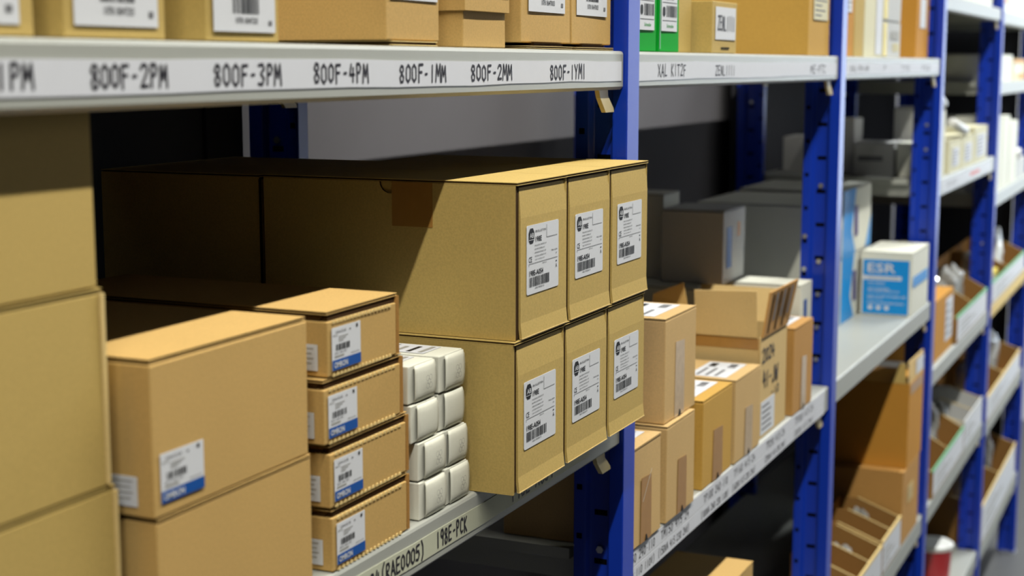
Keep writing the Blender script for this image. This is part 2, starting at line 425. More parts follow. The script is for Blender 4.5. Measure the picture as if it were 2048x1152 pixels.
# ------------------------------------------------------------------ shelves
def shelf(i, ztop, lip, label, strips=(), clips=True, trim=None):
    x0 = PX[i] + .0475; x1 = PX[i + 1] - .0015
    if i == 0: x0 = PX[0] + .0475
    r = thing('shelf', label, 'shelf', ((x0 + x1) / 2, .27, ztop - lip), 'pale grey steel shelves')
    b = MB(); t = .0015
    fr = Frame((0, 0, 0), (0, 1, 0), (0, 0, 1), (1, 0, 0))        # profile in (y, z), run along x
    zt, zb, yb = ztop, ztop - lip, .535
    R = .004
    prof = [(R, zt), (yb, zt), (yb, zb), (yb - .02, zb), (yb - .02, zb + t), (yb - t, zb + t), (yb - t, zt - t), (R + t, zt - t), (t, zt - R - t),
            (t, zb + t + .003), (.004, zb + t), (.022, zb + t), (.022, zb), (.004, zb), (0, zb + .004), (0, zt - R), (.0012, zt - .0012)]
    b.prism(fr, prof, x0, x1, 'shelf_paint')
    b.box(x0, x0 + t, .004, yb - .002, zb + .002, zt - t, 'shelf_paint'); b.box(x1 - t, x1, .004, yb - .002, zb + .002, zt - t, 'shelf_paint')
    wa, wb = PX[i] + .0236, PX[i + 1] + .0229             # ends of the deck reach between the posts of each frame
    for a, c in ((wa, x0), (x1, wb)): b.box(a, c, .083, .506, zt - .016, zt, 'shelf_paint')
    b.build('deck', r)
    for st in strips:
        s = MB(); f = fr_front(0, 0, 0)
        m = st.get('m', 'strip_paper')
        n = 14; xa, xb = st['x']; va, vb = st['z']
        for k in range(n):                               # paper strip, slightly wavy where it was stuck on
            a = xa + (xb - xa) * k / n; c = xa + (xb - xa) * (k + 1) / n
            g = lambda x: .0007 * math.sin(x * 11 + ztop) + .0004 * math.sin(x * 37)
            s.hexa([f.p(a, va + g(a), .0002), f.p(c, va + g(c), .0002), f.p(c, vb + g(c), .0002), f.p(a, vb + g(a), .0002),
                    f.p(a, va + g(a), .0008), f.p(c, va + g(c), .0008), f.p(c, vb + g(c), .0008), f.p(a, vb + g(a), .0008)], m)
        for (tx, ua, ub, v, h) in st.get('t', ()):
            handwrite(s, f, tx, ua, ub, v, h, .0011, st.get('w', .0024), st.get('ink', 'marker_ink'))
        for (ua, ub, v, h, mm) in st.get('blots', ()): s.rect(f, ua, ub, v, v + h, .0011, mm)
        s.build('label_strip', r)
    if trim:
        s = MB(); s.slab(fr_front(0, 0, 0), x0 + .01, x1 - .01, zb + .004, zt - .004, .0002, .001, trim); s.build('edge_trim', r)
    if clips:                                            # hooked tab that locks the shelf into the post
        for side in (1,):
            xe = x1 - .058 if side > 0 else x0 + .058
            for yc in (.012, .50):
                c = MB(); f = Frame((0, yc, 0), (1, 0, 0), (0, 0, 1), (0, -1, 0))
                d = side
                pts = [(xe - .015 * d, zb + .003), (xe + .018 * d, zb + .003), (xe + .020 * d, zb - .008), (xe + .040 * d, zb - .024), (xe + .042 * d, zb - .029), (xe + .012 * d, zb - .029), (xe - .008 * d, zb - .010)]
                if d < 0: pts = pts[::-1]
                c.prism(f, pts, 0, .006, 'bracket_beige'); c.build('clip', r)
    return r

US = 1.618; UZ = 1.581
up1 = {'x': (.68, 1.905), 'z': (1.5795, 1.6045), 'w': .0026, 't': (
    ('800F-1PM', .700, .797, 1.584, .016), ('800F-2PM', .852, .940, 1.584, .0158), ('800F-3PM', .997, 1.094, 1.584, .0165), ('800F-4PM', 1.143, 1.240, 1.5845, .0165),
    ('800F-1MM', 1.297, 1.398, 1.5835, .0165), ('800F-2MM', 1.453, 1.559, 1.5840, .0160), ('800F-1YM1', 1.665, 1.779, 1.5835, .0165))}
shelf(0, US, .050, 'eye level grey shelf in the nearest bay with seven handwritten codes', [up1])
up2 = {'x': (1.965, 3.17), 'z': (1.5795, 1.6045), 'w': .0022, 't': (('XAL KIT2F', 2.05, 2.178, 1.584, .0165), ('ZENL1111', 2.323, 2.433, 1.584, .0150), ('ME-PTC', 2.944, 3.075, 1.584, .0150))}
shelf(1, US, .050, 'pale grey shelf under the two bright green boxes', [up2])
up3 = {'x': (3.25, 4.47), 'z': (1.5795, 1.6045), 'w': .0022, 'ink': 'ink_grey', 't': (('XAL-PM-AM', 3.30, 3.50, 1.586, .012), ('PB', 3.66, 3.75, 1.586, .012), ('TP5', 3.89, 4.01, 1.586, .012), ('PS2', 4.18, 4.32, 1.586, .012))}
shelf(2, US, .050, 'pale grey shelf under the orange and white boxes above the third bay', [up3])
MID = 1.137
m1 = {'x': (1.05, 1.80), 'z': (1.0975, 1.1215), 'm': 'strip_paper_yellowed', 'w': .0026, 't': (('24(RAE0005)', 1.228, 1.342, 1.1015, .0150), ('198E-PCK', 1.367, 1.441, 1.1015, .0165), ('198E-A0S4', 1.554, 1.682, 1.1015, .0165))}
shelf(0, MID, .051, 'pale grey shelf carrying the six bulletin boxes and the small white boxes', [m1])
LOW = .922
m2a = {'x': (1.965, 3.15), 'z': (.8965, .9205), 'w': .0017, 't': (('50 240.110', 1.966, 2.066, .901, .0125), ('TM150 415.24', 2.093, 2.228, .901, .0125), ('TP100 240.110', 2.303, 2.440, .901, .0125),
    ('TP160 415.24', 2.475, 2.610, .901, .0125), ('TP250 415.24', 2.684, 2.820, .901, .0125), ('TP300 415.24', 2.90, 3.05, .901, .0125))}
m2b = {'x': (1.965, 3.15), 'z': (.8715, .8950), 'w': .0014, 't': (('0:110 110V)', 1.966, 2.066, .8775, .0110), ('(150VA 415:230 24V)', 2.080, 2.230, .8775, .0110), ('(100VA 240:230 110V)', 2.290, 2.445, .8775, .0110),
    ('(160VA 415:230 24V)', 2.465, 2.612, .8775, .0110), ('(250VA 415:230 24V)', 2.675, 2.825, .8775, .0110), ('(300VA 415:24V)', 2.89, 3.05, .8775, .0110))}
shelf(1, LOW, .054, 'pale grey shelf with two rows of handwritten paper strips under the taped cartons', [m2a, m2b])
shelf(2, LOW, .054, 'bare topped pale grey shelf carrying the blue and white boxes')
shelf(2, .285, .060, 'low pale grey shelf in front of the two white labelled card bins')
shelf(3, 1.800, .045, 'high white lit shelf above the dark gap in the fourth bay')
shelf(3, 1.272, .054, 'pale grey shelf edge under the row of cream and white boxes', [{'x': (4.6, 5.7), 'z': (1.228, 1.262), 'm': 'paper', 'ink': 'ink_grey', 'w': .002, 't': (('SM50', 4.7, 4.9, 1.237, .014),), 'blots': ((5.18, 5.4, 1.24, .012, 'pink_print'),)}])
shelf(3, .705, .055, 'pale grey shelf under the green edged bin and tall kraft box in the fourth bay')
shelf(3, .285, .058, 'lower pale grey shelf in the fourth bay under the second green edged bin')
shelf(3, -.215, .060, 'lowest shelf in the fourth bay holding the red tub')
shelf(4, 1.795, .048, 'high white shelf at the top right corner of the photo')
shelf(4, 1.538, .048, 'pale grey shelf under the white and orange boxes at the far right')
shelf(4, 1.132, .055, 'pale grey shelf under the tall white boxes at the far right')
shelf(4, .712, .055, 'far right shelf with a yellow painted edge', trim='kraft_edge')
shelf(4, .255, .055, 'far right low shelf under the bin beside the white bottle')
shelf(4, -.225, .065, 'bottom shelf at the far right just above the bare floor')
shelf(1, .35, .055, 'low shelf hidden in the dark under the taped cartons')
# ================================================================== nearest bay, middle shelf
S = MID + .0006
# three large plain kraft boxes, stacked at the left edge
for k, (xr, z0, z1, wh) in enumerate(((.893, S, 1.2885, 'lowest of the stack'), (.886, 1.2895, 1.4385, 'middle of the stack'), (.881, 1.4395, 1.6120, 'topmost, half shaded by the shelf above'))):
    def dec(r, xr=xr, z0=z0, z1=z1):
        if z1 > 1.5: return
        f = MB(); board(f, fr_front(0, .0245, 0), xr - .0035, xr + .0005, z0 + .002, z1 - .004, -.02, .002, 'kraft_edge'); f.build('side_flap', r)
    carton('shipping_box', 'large plain kraft box at the left edge, ' + wh, 'box', xr - .18, xr, .0245, .42, z0, z1, 'kraft_yellow', 'large plain kraft boxes at the left edge', top='lid', decor=dec)

def maker_label(r, fr, u0, u1, v0, v1, seed, n=.0009, name='label'):
    """white label with small print, a barcode and a blue band"""
    f = MB(); f.slab(fr, u0, u1, v0, v1, n, n + .0004, 'paper'); k = n + .0007
    W, h = u1 - u0, v1 - v0; P = lambda a: u0 + W * a; Q = lambda a: v0 + h * a
    f.rect(fr, u0, u1, v0, Q(.24), k, 'label_blue')
    print_text(f, fr, 'OMRON', P(.05), P(.52), Q(.05), Q(.19), k + .0003, 'paper', .02)
    print_text(f, fr, 'G3NA-D210B', P(.12), P(.48), Q(.86), Q(.92), k, 'ink_grey')
    print_text(f, fr, 'MODEL', P(.04), P(.20), Q(.80), Q(.84), k, 'ink_faint')
    for q in range(3): f.rect(fr, P(.22), P(.55 - .08 * q), Q(.76 - q * .05), Q(.775 - q * .05), k, 'ink_faint')
    barcode(f, fr, P(.13), P(.62), Q(.45), Q(.60), k, 'ink', seed, 16)
    print_text(f, fr, '5DC 10A 1PC', P(.08), P(.5), Q(.37), Q(.42), k, 'ink_grey')
    f.rect(fr, P(.08), P(.4), Q(.30), Q(.335), k, 'ink_faint')
    print_text(f, fr, 'MADE IN JAPAN', P(.66), P(.94), Q(.28), Q(.32), k, 'ink_grey')
    f.rect(fr, P(.60), P(.65), Q(.87), Q(.9), k, 'ink_grey'); f.rect(fr, P(.84), P(.90), Q(.88), Q(.96), k, 'ink')
    return f.build(name, r)
def side_slip(r, x, ya, yb, z0, z1):
    f = MB(); fr = fr_left(x, 0, 0); f.slab(fr, -yb, -ya, z0, z1, .0009, .0013, 'paper')
    for q in range(4): f.rect(fr, -yb + .002, -ya - .004 - .002 * (q % 2), z1 - .004 - q * .0045, z1 - .0032 - q * .0045, .0016, 'ink_faint')
    f.build('side_label', r)

# two big boxes with a blue banded label
for k, (z0, z1, x0, x1) in enumerate(((S, 1.2592, .909, 1.128), (1.2600, 1.3785, .907, 1.126))):
    def dec(r, z0=z0, z1=z1, x0=x0, x1=x1, k=k):
        if k == 1:
            maker_label(r, fr_front(0, 0, 0), .9145, .969, 1.2700, 1.3085, 3)
            side_slip(r, x0, .0145, .060, 1.268, 1.2915)
        if k == 1:
            f = MB(); board(f, fr_top(0, 0, 0), x0 + .0004, x1 - .0004, .0012, .30, z1 + .0012, z1 + .0042, 'kraft_tan', 'hole_dark', .002); f.build('lid_flap', r)  # near-black core puts the shade of the lid gap into colour
    carton('parts_box', 'big kraft box ' + ('with one blue banded label, upper of the pair' if k else 'without visible label, lower of the pair'), 'box',
           x0, x1, 0, .30, z0, z1, 'kraft_tan', 'pair of big kraft boxes', top='lid' if not k else None, decor=dec)

# four small boxes with perforated lids
for k, (z0, x0, x1, word) in enumerate(((S, 1.166, 1.314, 'lowest'), (1.1985, 1.1635, 1.3135, 'third from the top'), (1.2595, 1.155, 1.303, 'second from the top'), (1.3205, 1.163, 1.296, 'topmost'))):
    z1 = z0 + .0603
    r = thing('parts_box', 'small kraft box with blue banded label, %s of the stack of four' % word, 'box', ((x0 + x1) / 2, .15, z0), 'small kraft boxes with blue banded labels')
    zf = z1 - .0092; y0 = .002
    b = MB(); warped_box(b, x0, x1 - .005, y0, .33, z0 + .0004, zf, 'kraft_tan', .0004); b.build('body', r, .001)
    nt = 17                                              # toothed front edges
    for e, zz in ((1, zf - .001), (-1, z0 + .0015)):
        f = MB()
        for q in range(nt):
            a = x0 + .008 + (x1 - .022 - x0) * q / nt; wd = (x1 - .022 - x0) / nt * .62
            f.prism(fr_front(0, y0, 0), [(a, zz - .0014), (a + wd, zz - .0014), (a + wd * .8, zz + .0012), (a + wd * .2, zz + .0012)], -.001, .0012, 'kraft_edge')
        f.build('perforation', r)
    f = MB(); fr = fr_top(0, 0, 0)                       # double lid tucked over the front, its corrugated edge blackened for gap shade
    board(f, fr, x0 + .0002, x1 - .001, y0 + .0010, .33, z1 - .0030, z1 - .0001, 'kraft_tan', 'hole_dark', .0025)
    board(f, fr, x0 + .004, x1 - .005, y0 + .0045, .33, z1 - .0060, z1 - .0032, 'kraft_brown', 'hole_dark', .003)
    f.box(x0 + .004, x1 - .005, y0 + .0022, y0 + .008, zf + .0003, z1 - .0014, 'kraft_core_and_shade')   # dark slab in place of shade in the gap under the lid
    f.box(x0 + .003, x1 - .006, y0 + .009, .33, z1 - .0091, z1 - .0062, 'kraft_core_and_shade')
    f.build('lid_flap', r)
    f = MB(); board(f, fr_left(x1, 0, 0), -.33, -y0 + .0005, z0 + .0005, z1 - .0029, 0, .0035, 'kraft_brown'); f.build('side_flap', r)
    dz = (.0055, .0055, .0055, .0055)[k]
    maker_label(r, fr_front(0, y0, 0), x0 + .006, x0 + .057, z0 + .0055, z0 + .0445, 20 + k)
    side_slip(r, x0, .012, .050, z0 + .006, z0 + .030)

# eight little white boxes in two columns
def pillow_box(x0, x1, y0, y1, z0, z1, label, mark):
    r = thing('white_box', label, 'box', ((x0 + x1) / 2, (y0 + y1) / 2, z0), 'little white boxes in two columns of four')
    b = MB(); warped_box(b, x0, x1, y0 + .006, y1, z0 + .0003, z1 - .0002, 'white_card', .0004); b.build('body', r, .0012)
    f = MB(); n = 8; W = x1 - x0; fr = fr_front(0, y0, 0)
    rows = []
    for j in range(n + 1):                               # bulging end flap with rounded sides
        v = z0 + .0012 + (z1 - z0 - .0022) * j / n; t = j / n
        wv = math.sin(math.pi * t) ** .6 if 0 < t < 1 else 0
        row = []
        for i in range(n + 1):
            s_ = i / n; e = .0028 * (1 - wv)
            u = x0 + .0085 + e * .5 + (W - .0090 - e * 1.0) * s_
            bul = .0030 * (math.sin(math.pi * min(max(t, 0), 1)) ** .35 if 0 < t < 1 else 0) * (.55 + .45 * math.sin(math.pi * (.06 + .88 * s_))) - .004
            row.append(fr.p(u, v, bul))
        rows.append(row)
    base = len(f.v); k = f.mi('white_card')
    for row in rows: f.v += row
    for j in range(n):
        for i in range(n):
            a = base + j * (n + 1) + i; f.f.append([a, a + 1, a + n + 2, a + n + 1]); f.m.append(k)
    fl = f.build('end_flap', r, smooth=True); sub(fl, r)
    m_ = fl.modifiers.new('solid', 'SOLIDIFY'); m_.thickness = .0008; m_.offset = -1
    if mark:                                             # faint printed rosette
        g = MB(); cu = (x0 + x1) / 2 + .003; cv = (z0 + z1) / 2
        for (du, dv) in ((-.0032, .004), (.0032, .004), (0, 0), (-.0032, -.004), (.0032, -.004)):
            ring = [(cu + du + .0030 * math.cos(t * math.pi / 6), cv + dv + .0030 * math.sin(t * math.pi / 6)) for t in range(13)]
            g.stroke(fr, ring, .0004, .0022, 'ink_faint')
        g.build('mark', r)
    return r
rows_z = [S + .0408 * k for k in range(5)]
jx = ((.0, .0), (.001, .0), (-.009, -.004), (-.010, -.004)); jy = ((0, .0), (.001, .002), (.004, .004), (.006, .003))
wn = ('bottom row', 'second row from the shelf', 'third row from the shelf', 'top row')
for k in range(4):
    for c in range(2):
        xa = (1.341, 1.3975)[c] + jx[k][c]; xb = xa + (.0550, .0540)[c]
        rr = pillow_box(xa, xb, jy[k][c] - .001, .16, rows_z[k], rows_z[k] + .0400, 'little white box with a bulging end flap, %s, %s column' % (wn[k], ('left', 'right')[c]), k != 2 or c == 9)
        if k == 3:
            f = MB(); fr = fr_top(0, 0, rows_z[k] + .0398)
            f.slab(fr, xa + .006, xb - .006, .03, .15, .0001, .0004, 'paper')
            for q in range(7): f.rect(fr, xa + .010, xb - .010 - .004 * (q % 3), .034 + q * .014, .039 + q * .014, .0007, 'ink' if q % 3 == 1 else 'ink_faint')
            f.build('top_label', rr)

# six bulletin boxes, 3 across and 2 up, and the row behind them
def octagon_logo(f, fr, cu, cv, W, Hh, n):
    o = [(-.26, .5), (.26, .5), (.5, .22), (.5, -.22), (.26, -.5), (-.26, -.5), (-.5, -.22), (-.5, .22)]
    f.face([fr.p(cu + a * W, cv + b * Hh, n) for a, b in reversed(o)], 'ink')
    print_text(f, fr, 'AB', cu - W * .36, cu + W * .36, cv - Hh * .13, cv + Hh * .19, n + .0003, 'paper', .012)
    f.rect(fr, cu - W * .5, cu + W * .5, cv - Hh * .27, cv - Hh * .235, n + .0003, 'paper')
def bulletin_label(r, fr, u0, v1, seed, W=.0885, Hh=.0755):
    f = MB(); n = .0003; v0 = v1 - Hh; u1 = u0 + W
    f.rrect(fr, u0, u1, v0, v1, .0025, n, n + .0004, 'paper'); k = n + .0007
    P = lambda a: u0 + W * a; Q = lambda a: v0 + Hh * a
    octagon_logo(f, fr, P(.135), Q(.845), W * .17, Hh * .22, k)
    print_text(f, fr, 'BULLETIN', P(.26), P(.58), Q(.885), Q(.915), k, 'ink')
    print_text(f, fr, '198E', P(.26), P(.45), Q(.745), Q(.825), k, 'ink', .02)
    f.rect(fr, P(.605), P(.612), Q(.775), Q(.965), k, 'ink'); f.rect(fr, P(.605), P(.95), Q(.775), Q(.781), k, 'ink')
    for q, tx in enumerate(('ENCLOSURE CONTENTS: KIT', 'BOITIER CONTENU: KIT', 'GEHAUSE INHALT: KIT', 'CUSTODIA CONTENUTO: KIT', 'CAJA CONTENIDO: KIT')):
        print_text(f, fr, tx, P(.24), P((.60, .55, .59, .59, .54)[q]), Q(.685 - q * .052), Q(.705 - q * .052), k, 'ink')
    print_text(f, fr, 'PNE-A0S4', P(.76), P(.95), Q(.555), Q(.575), k, 'ink'); print_text(f, fr, '01', P(.90), P(.94), Q(.50), Q(.52), k, 'ink')
    print_text(f, fr, 'CE', P(.055), P(.15), Q(.465), Q(.545), k, 'ink')
    f.rect(fr, P(.055), P(.955), Q(.44), Q(.446), k, 'ink'); f.rect(fr, P(.055), P(.061), Q(.405), Q(.446), k, 'ink')
    print_text(f, fr, 'MADE IN UK', P(.48), P(.61), Q(.405), Q(.42), k, 'ink')
    f.rect(fr, P(.90), P(.94), Q(.38), Q(.395), k, 'ink')
    print_text(f, fr, 'A', P(.895), P(.945), Q(.29), Q(.35), k, 'ink')
    print_text(f, fr, '198E-A0S4', P(.07), P(.50), Q(.262), Q(.345), k, 'ink', .02)
    barcode(f, fr, P(.07), P(.70), Q(.105), Q(.245), k, 'ink', seed, 34)
    print_text(f, fr, '10621743303 01', P(.25), P(.53), Q(.065), Q(.088), k, 'ink')
    f.build('label', r)
def bulletin_box(x0, x1, y0, y1, z0, z1, label, lab=True, hole=False, seed=1, group='bulletin boxes in the front block'):
    r = thing('bulletin_box', label, 'box', ((x0 + x1) / 2, (y0 + y1) / 2, z0), group)
    K = 'kraft_yellow'
    b = MB(); warped_box(b, x0 + .003, x1 - .003, y0 + .022, y1 - .001, z0 + .003, z1 - .0035, K, .0002); b.build('body', r)
    f = MB(); fr = fr_left(x0 + .003, 0, 0)              # side walls, the near one with a thumb notch
    if hole:
        c, R = -(y0 + .152), .0135
        top = z1 - .0035
        pts = [(-y1, z0), (-(y0 + .001), z0), (-(y0 + .001), top), (c + R, top)] + [(c + R * math.cos(t * math.pi / 12), top - R * .95 * math.sin(t * math.pi / 12)) for t in range(1, 12)] + [(c - R, top), (-y1, top)]
        f.prism(fr, pts, 0, .003, K, 'kraft_core_and_shade')
    else: board(f, fr, -y1, -(y0 + .001), z0, z1 - .0035, 0, .003, K)
    f.build('side_panel', r)
    f = MB(); board(f, fr_left(x1, 0, 0), -y1, -(y0 + .001), z0, z1 - .0035, 0, .0029, K); f.build('side_panel', r)
    f = MB(); board(f, fr_top(0, 0, 0), x0, x1, y0 - .0008, y1, z1 - .0032, z1, K, inset=.0012)
    f.build('lid_flap', r)
    f = MB(); fr = fr_front(0, y0, 0); n = 10            # front flap, flaring out a little at its foot
    zl, zh = z0 + .0012, z1 - .0062; ua, ub = x0 + .0105, x1 - .0005
    for i in range(n):
        va = zl + (zh - zl) * i / n; vb = zl + (zh - zl) * (i + 1) / n
        g = lambda v: .0018 * max(0, 1 - (v - zl) / .018) ** 2 - .002 * max(0, (v - zh + .03) / .03)
        f.hexa([fr.p(ua, va, g(va) - .003), fr.p(ub, va, g(va) - .003), fr.p(ub, vb, g(vb) - .003), fr.p(ua, vb, g(vb) - .003), fr.p(ua, va, g(va)), fr.p(ub, va, g(va)), fr.p(ub, vb, g(vb)), fr.p(ua, vb, g(vb))], K)
    f.slab(fr, ua, ub, zl - .0010, zl, -.001, .0022, 'kraft_edge')
    f.slab(fr, x0 + .0032, ua - .0003, zl, zh, -.006, -.0022, 'kraft_core_and_shade')   # dark slabs painting in gap shade beside and above the flap
    f.slab(fr, ua, ub, zh, z1 - .0034, -.005, -.0030, 'kraft_core_and_shade')
    f.build('front_flap', r)
    if lab: bulletin_label(r, fr_front(0, y0, 0), x0 + .0255 + (seed % 3) * .001, z1 - .0485, seed)
    return r
bw = .1395
col = ('left', 'middle', 'right')
for row, z0 in enumerate((S, 1.3068)):
    for c in range(3):
        x0 = (1.4655, 1.472)[row] + c * (bw + .0012); zt_ = z0 + (.1685, .1700)[row]
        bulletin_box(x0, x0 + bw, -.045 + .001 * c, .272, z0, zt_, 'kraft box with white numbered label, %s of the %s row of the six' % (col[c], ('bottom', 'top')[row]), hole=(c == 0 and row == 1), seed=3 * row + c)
for row, z0 in enumerate((S, 1.3068)):
    for c in range(3):
        x0 = (1.4655, 1.474)[row] + c * (bw + .0012)
        if c == 2: continue
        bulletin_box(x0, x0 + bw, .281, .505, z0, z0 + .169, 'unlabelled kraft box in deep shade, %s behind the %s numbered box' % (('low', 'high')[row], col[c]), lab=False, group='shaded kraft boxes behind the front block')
for o in list(COL.objects):                              # wide tape strip folded over the lid of the near top box
    if o.get('label', '').startswith('kraft box with white numbered label, left of the top row'):
        f = MB(); f.slab(fr_left(1.472, 0, 0), -.105, -.055, 1.425, 1.4735, .0001, .0005, 'tape'); f.build('tape', o)

for i, lb in ((3, 'added dark sheet standing in for shade behind the fourth bay'), (4, 'added dark sheet standing in for shade behind the farthest bay')):  # dark sheets added in place of shade at the backs of these bays
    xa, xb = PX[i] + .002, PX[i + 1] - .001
    r = thing('shade_board', lb, 'board', ((xa + xb) / 2, .605, -.6))
    b = MB(); b.box(xa, xb, .600, .610, -.6, 2.2, 'shade_board_paint'); b.build('panel', r, .001)
    b = MB(); b.box(xa, xb, .5945, .5995, 2.16, 2.2, 'shade_board_paint'); b.build('edge_strip', r, .001)
r = thing('shade_board', 'added dark shade sheet at the back of the nearest bay, above the shaded boxes', 'board', (1.29, .605, S))  # another added dark sheet, shade of the rear wall put into its colour
b = MB(); b.box(.69, 1.905, .600, .610, S, 1.56, 'shade_board_paint'); b.build('panel', r, .001)
b = MB(); b.box(1.815, 1.905, .5945, .5995, S, 1.56, 'shade_board_paint'); b.build('edge_strip', r, .001)

# ================================================================== second bay, lower shelf
Z2 = LOW + .0006
G2 = 'taped kraft cartons in the second bay'
def top_address(r, x0, x1, y0, y1, z, seed):
    plain_label(r, fr_top(0, 0, z), x0, x1, y0, y1, 'address', seed, name='top_label', n=.0003)
def taped(x0, x1, y0, z0, z1, label, depth=.2, tp=None, addr=True, m='kraft_tan', rot=0, clear=False, seed=1):
    m = 'kraft_beige' if m == 'kraft_tan' else m
    def dec(r):
        if tp: seal_tape(r, x0 + tp[0], x0 + tp[1], y0, z0 + .001, z0 + tp[2], 'clear_tape' if clear else 'tape')
        if addr: top_address(r, x0 + .015, x1 - .012, y0 + .022, y0 + .09, z1, seed)
    return carton('taped_carton', label, 'box', x0, x1, y0, y0 + depth, z0, z1, m, G2, rot, 'lid', decor=dec)
r = taped(1.9640, 2.082, -.003, Z2, 1.0685, 'upright kraft carton with long tape half hidden by the blue post', tp=(.028, .074, .095), seed=2)
f = MB(); f.stroke(fr_front(0, -.003, 0), [(2.0, .985), (2.036, 1.025)], .0012, .0018, 'white_card'); f.build('scratch', r)
taped(2.104, 2.238, -.004, Z2, 1.0705, 'upright kraft carton carrying another carton on its lid', tp=(.050, .094, .085), addr=False, seed=3)
taped(2.112, 2.262, .004, 1.0715, 1.2300, 'tall kraft carton with shiny tape and address label, on another carton by the numbered boxes', tp=(.046, .092, .115), clear=True, seed=4)
taped(2.300, 2.466, .002, Z2, 1.0690, 'kraft carton with brown tape and top label, fourth along its shelf from the post', tp=(.055, .110, .085), m='kraft_gold', seed=5)
taped(2.478, 2.636, .000, Z2, 1.0690, 'kraft carton with shiny tape in front of the open flapped carton', tp=(.060, .108, .085), clear=True, seed=6)
taped(2.880, 3.032, .000, Z2, 1.0950, 'orange brown carton with white tape at the right end of the row', tp=(.060, .100, .105), m='kraft_brown', clear=True, seed=7)

# open carton with its flaps up
x0, x1, y0, y1, z1 = 2.662, 2.852, .008, .205, 1.112
r = thing('open_carton', 'pale open carton with raised flaps and marker numbers on the front', 'box', ((x0 + x1) / 2, .106, Z2))
b = MB(); t = .004
b.box(x0, x1, y0, y1, Z2, Z2 + t, 'kraft_pale')
b.box(x0, x1, y0, y0 + t, Z2 + t, z1, 'kraft_pale'); b.box(x0, x1, y1 - t, y1, Z2 + t, z1, 'kraft_pale')
b.box(x0, x0 + t, y0 + t, y1 - t, Z2 + t, z1, 'kraft_pale'); b.box(x1 - t, x1, y0 + t, y1 - t, Z2 + t, z1, 'kraft_pale')
b.build('body', r, .0006)
def flap(pts0, pts1, th, m='kraft_pale', stripes=0, name='flap'):
    f = MB(); a, bq = Vector(pts0[0]), Vector(pts0[1]); c, d = Vector(pts1[1]), Vector(pts1[0])
    N = (bq - a).cross(c - bq).normalized() * th
    f.hexa([a, bq, bq + N, a + N, d, c, c + N, d + N], m)
    for q in range(stripes):
        s0 = .12 + q * .8 / stripes; s1 = s0 + .07
        e = [a.lerp(bq, s0), a.lerp(bq, s1), d.lerp(c, s1), d.lerp(c, s0)]
        e = [p + N * 1.08 for p in e]
        g0 = e[0].lerp(e[3], .3 if q % 2 else .06); g1 = e[1].lerp(e[2], .3 if q % 2 else .06)
        f.face([g0, g1, e[2].lerp(e[1], .08), e[3].lerp(e[0], .08)], ('kraft_core_and_shade', 'ink_grey')[q % 2])
    return f.build(name, r, .0004 if not stripes else 0)
flap([(x0, .130, z1), (x0, .014, z1)], [(x0 - .006, .132, z1 + .082), (x0 - .004, .016, z1 + .086)], .003)
flap([(x0 + .004, y0, z1), (x1 - .004, y0, z1)], [(x0 + .014, y0 - .010, z1 + .082), (x1 - .004, y0 - .018, z1 + .086)], .003, 'kraft_brown', 6)
flap([(x0, .215, z1 + .050), (x0 + .01, .150, z1 + .050)], [(x0 + .004, .215, z1 + .068), (x0 + .01, .158, z1 + .092)], .003, 'kraft_tan')
flap([(x1, .02, z1), (x1, .19, z1)], [(x1 + .03, .02, z1 + .06), (x1 + .03, .19, z1 + .06)], .003)
f = MB(); fr = fr_front(0, y0, 0)
handwrite(f, fr, '2024', 2.675, 2.762, 1.064, .024, .0010, .0042); handwrite(f, fr, '41-JW', 2.682, 2.790, 1.015, .030, .0010, .0048); handwrite(f, fr, '-10', 2.74, 2.80, .990, .014, .0010, .003)
f.build('marker_note', r)
plain_label(r, fr, 2.672, 2.768, .928, .990, 'lines', 3, n=.0003)
f = MB(); f.slab(fr_left(x0, 0, 0), -.20, -.012, z1 - .022, z1 - .002, .0002, .0006, 'tape'); f.build('tape', r)

# white boxes at the back of the second bay
def dW(r):
    fr = fr_front(0, .182, 0)
    f = MB(); f.slab(fr, 3.022, 3.058, 1.185, 1.270, .0009, .0012, 'label_blue'); f.slab(fr, 3.10, 3.118, 1.245, 1.275, .0009, .0012, 'orange_print'); f.build('print_panel', r)
carton('white_carton', 'greyish white carton with a blue printed end, on top of another white carton', 'box', 3.000, 3.158, .182, .315, 1.1545, 1.306, 'grey_card', None, 0, 'lid', decor=dW, core='grey_card')
def dW3(r):
    fr = fr_front(0, .075, 0); f = MB(); f.slab(fr, 3.02, 3.08, 1.03, 1.10, .0009, .0012, 'label_blue'); f.build('print_panel', r)
carton('white_carton', 'low white carton behind the orange brown one, carrying a smaller white carton', 'box', 2.935, 3.155, .215, .46, Z2, 1.1535, 'white_card', None, 0, 'lid', core='grey_card')
carton('white_carton', 'white carton with blue print peeking out behind the last brown carton', 'box', 3.062, 3.160, .035, .205, Z2, 1.1535, 'white_card', None, 0, 'lid', decor=lambda r: (lambda f: (f.slab(fr_front(0, .035, 0), 3.09, 3.115, 1.05, 1.12, .0009, .0012, 'label_blue'), f.build('print_panel', r)))(MB()), core='grey_card')
carton('white_carton', 'small white carton standing in shade behind the blue printed one', 'box', 3.045, 3.150, .326, .425, 1.1545, 1.332, 'white_card', None, 0, 'lid', core='grey_card')

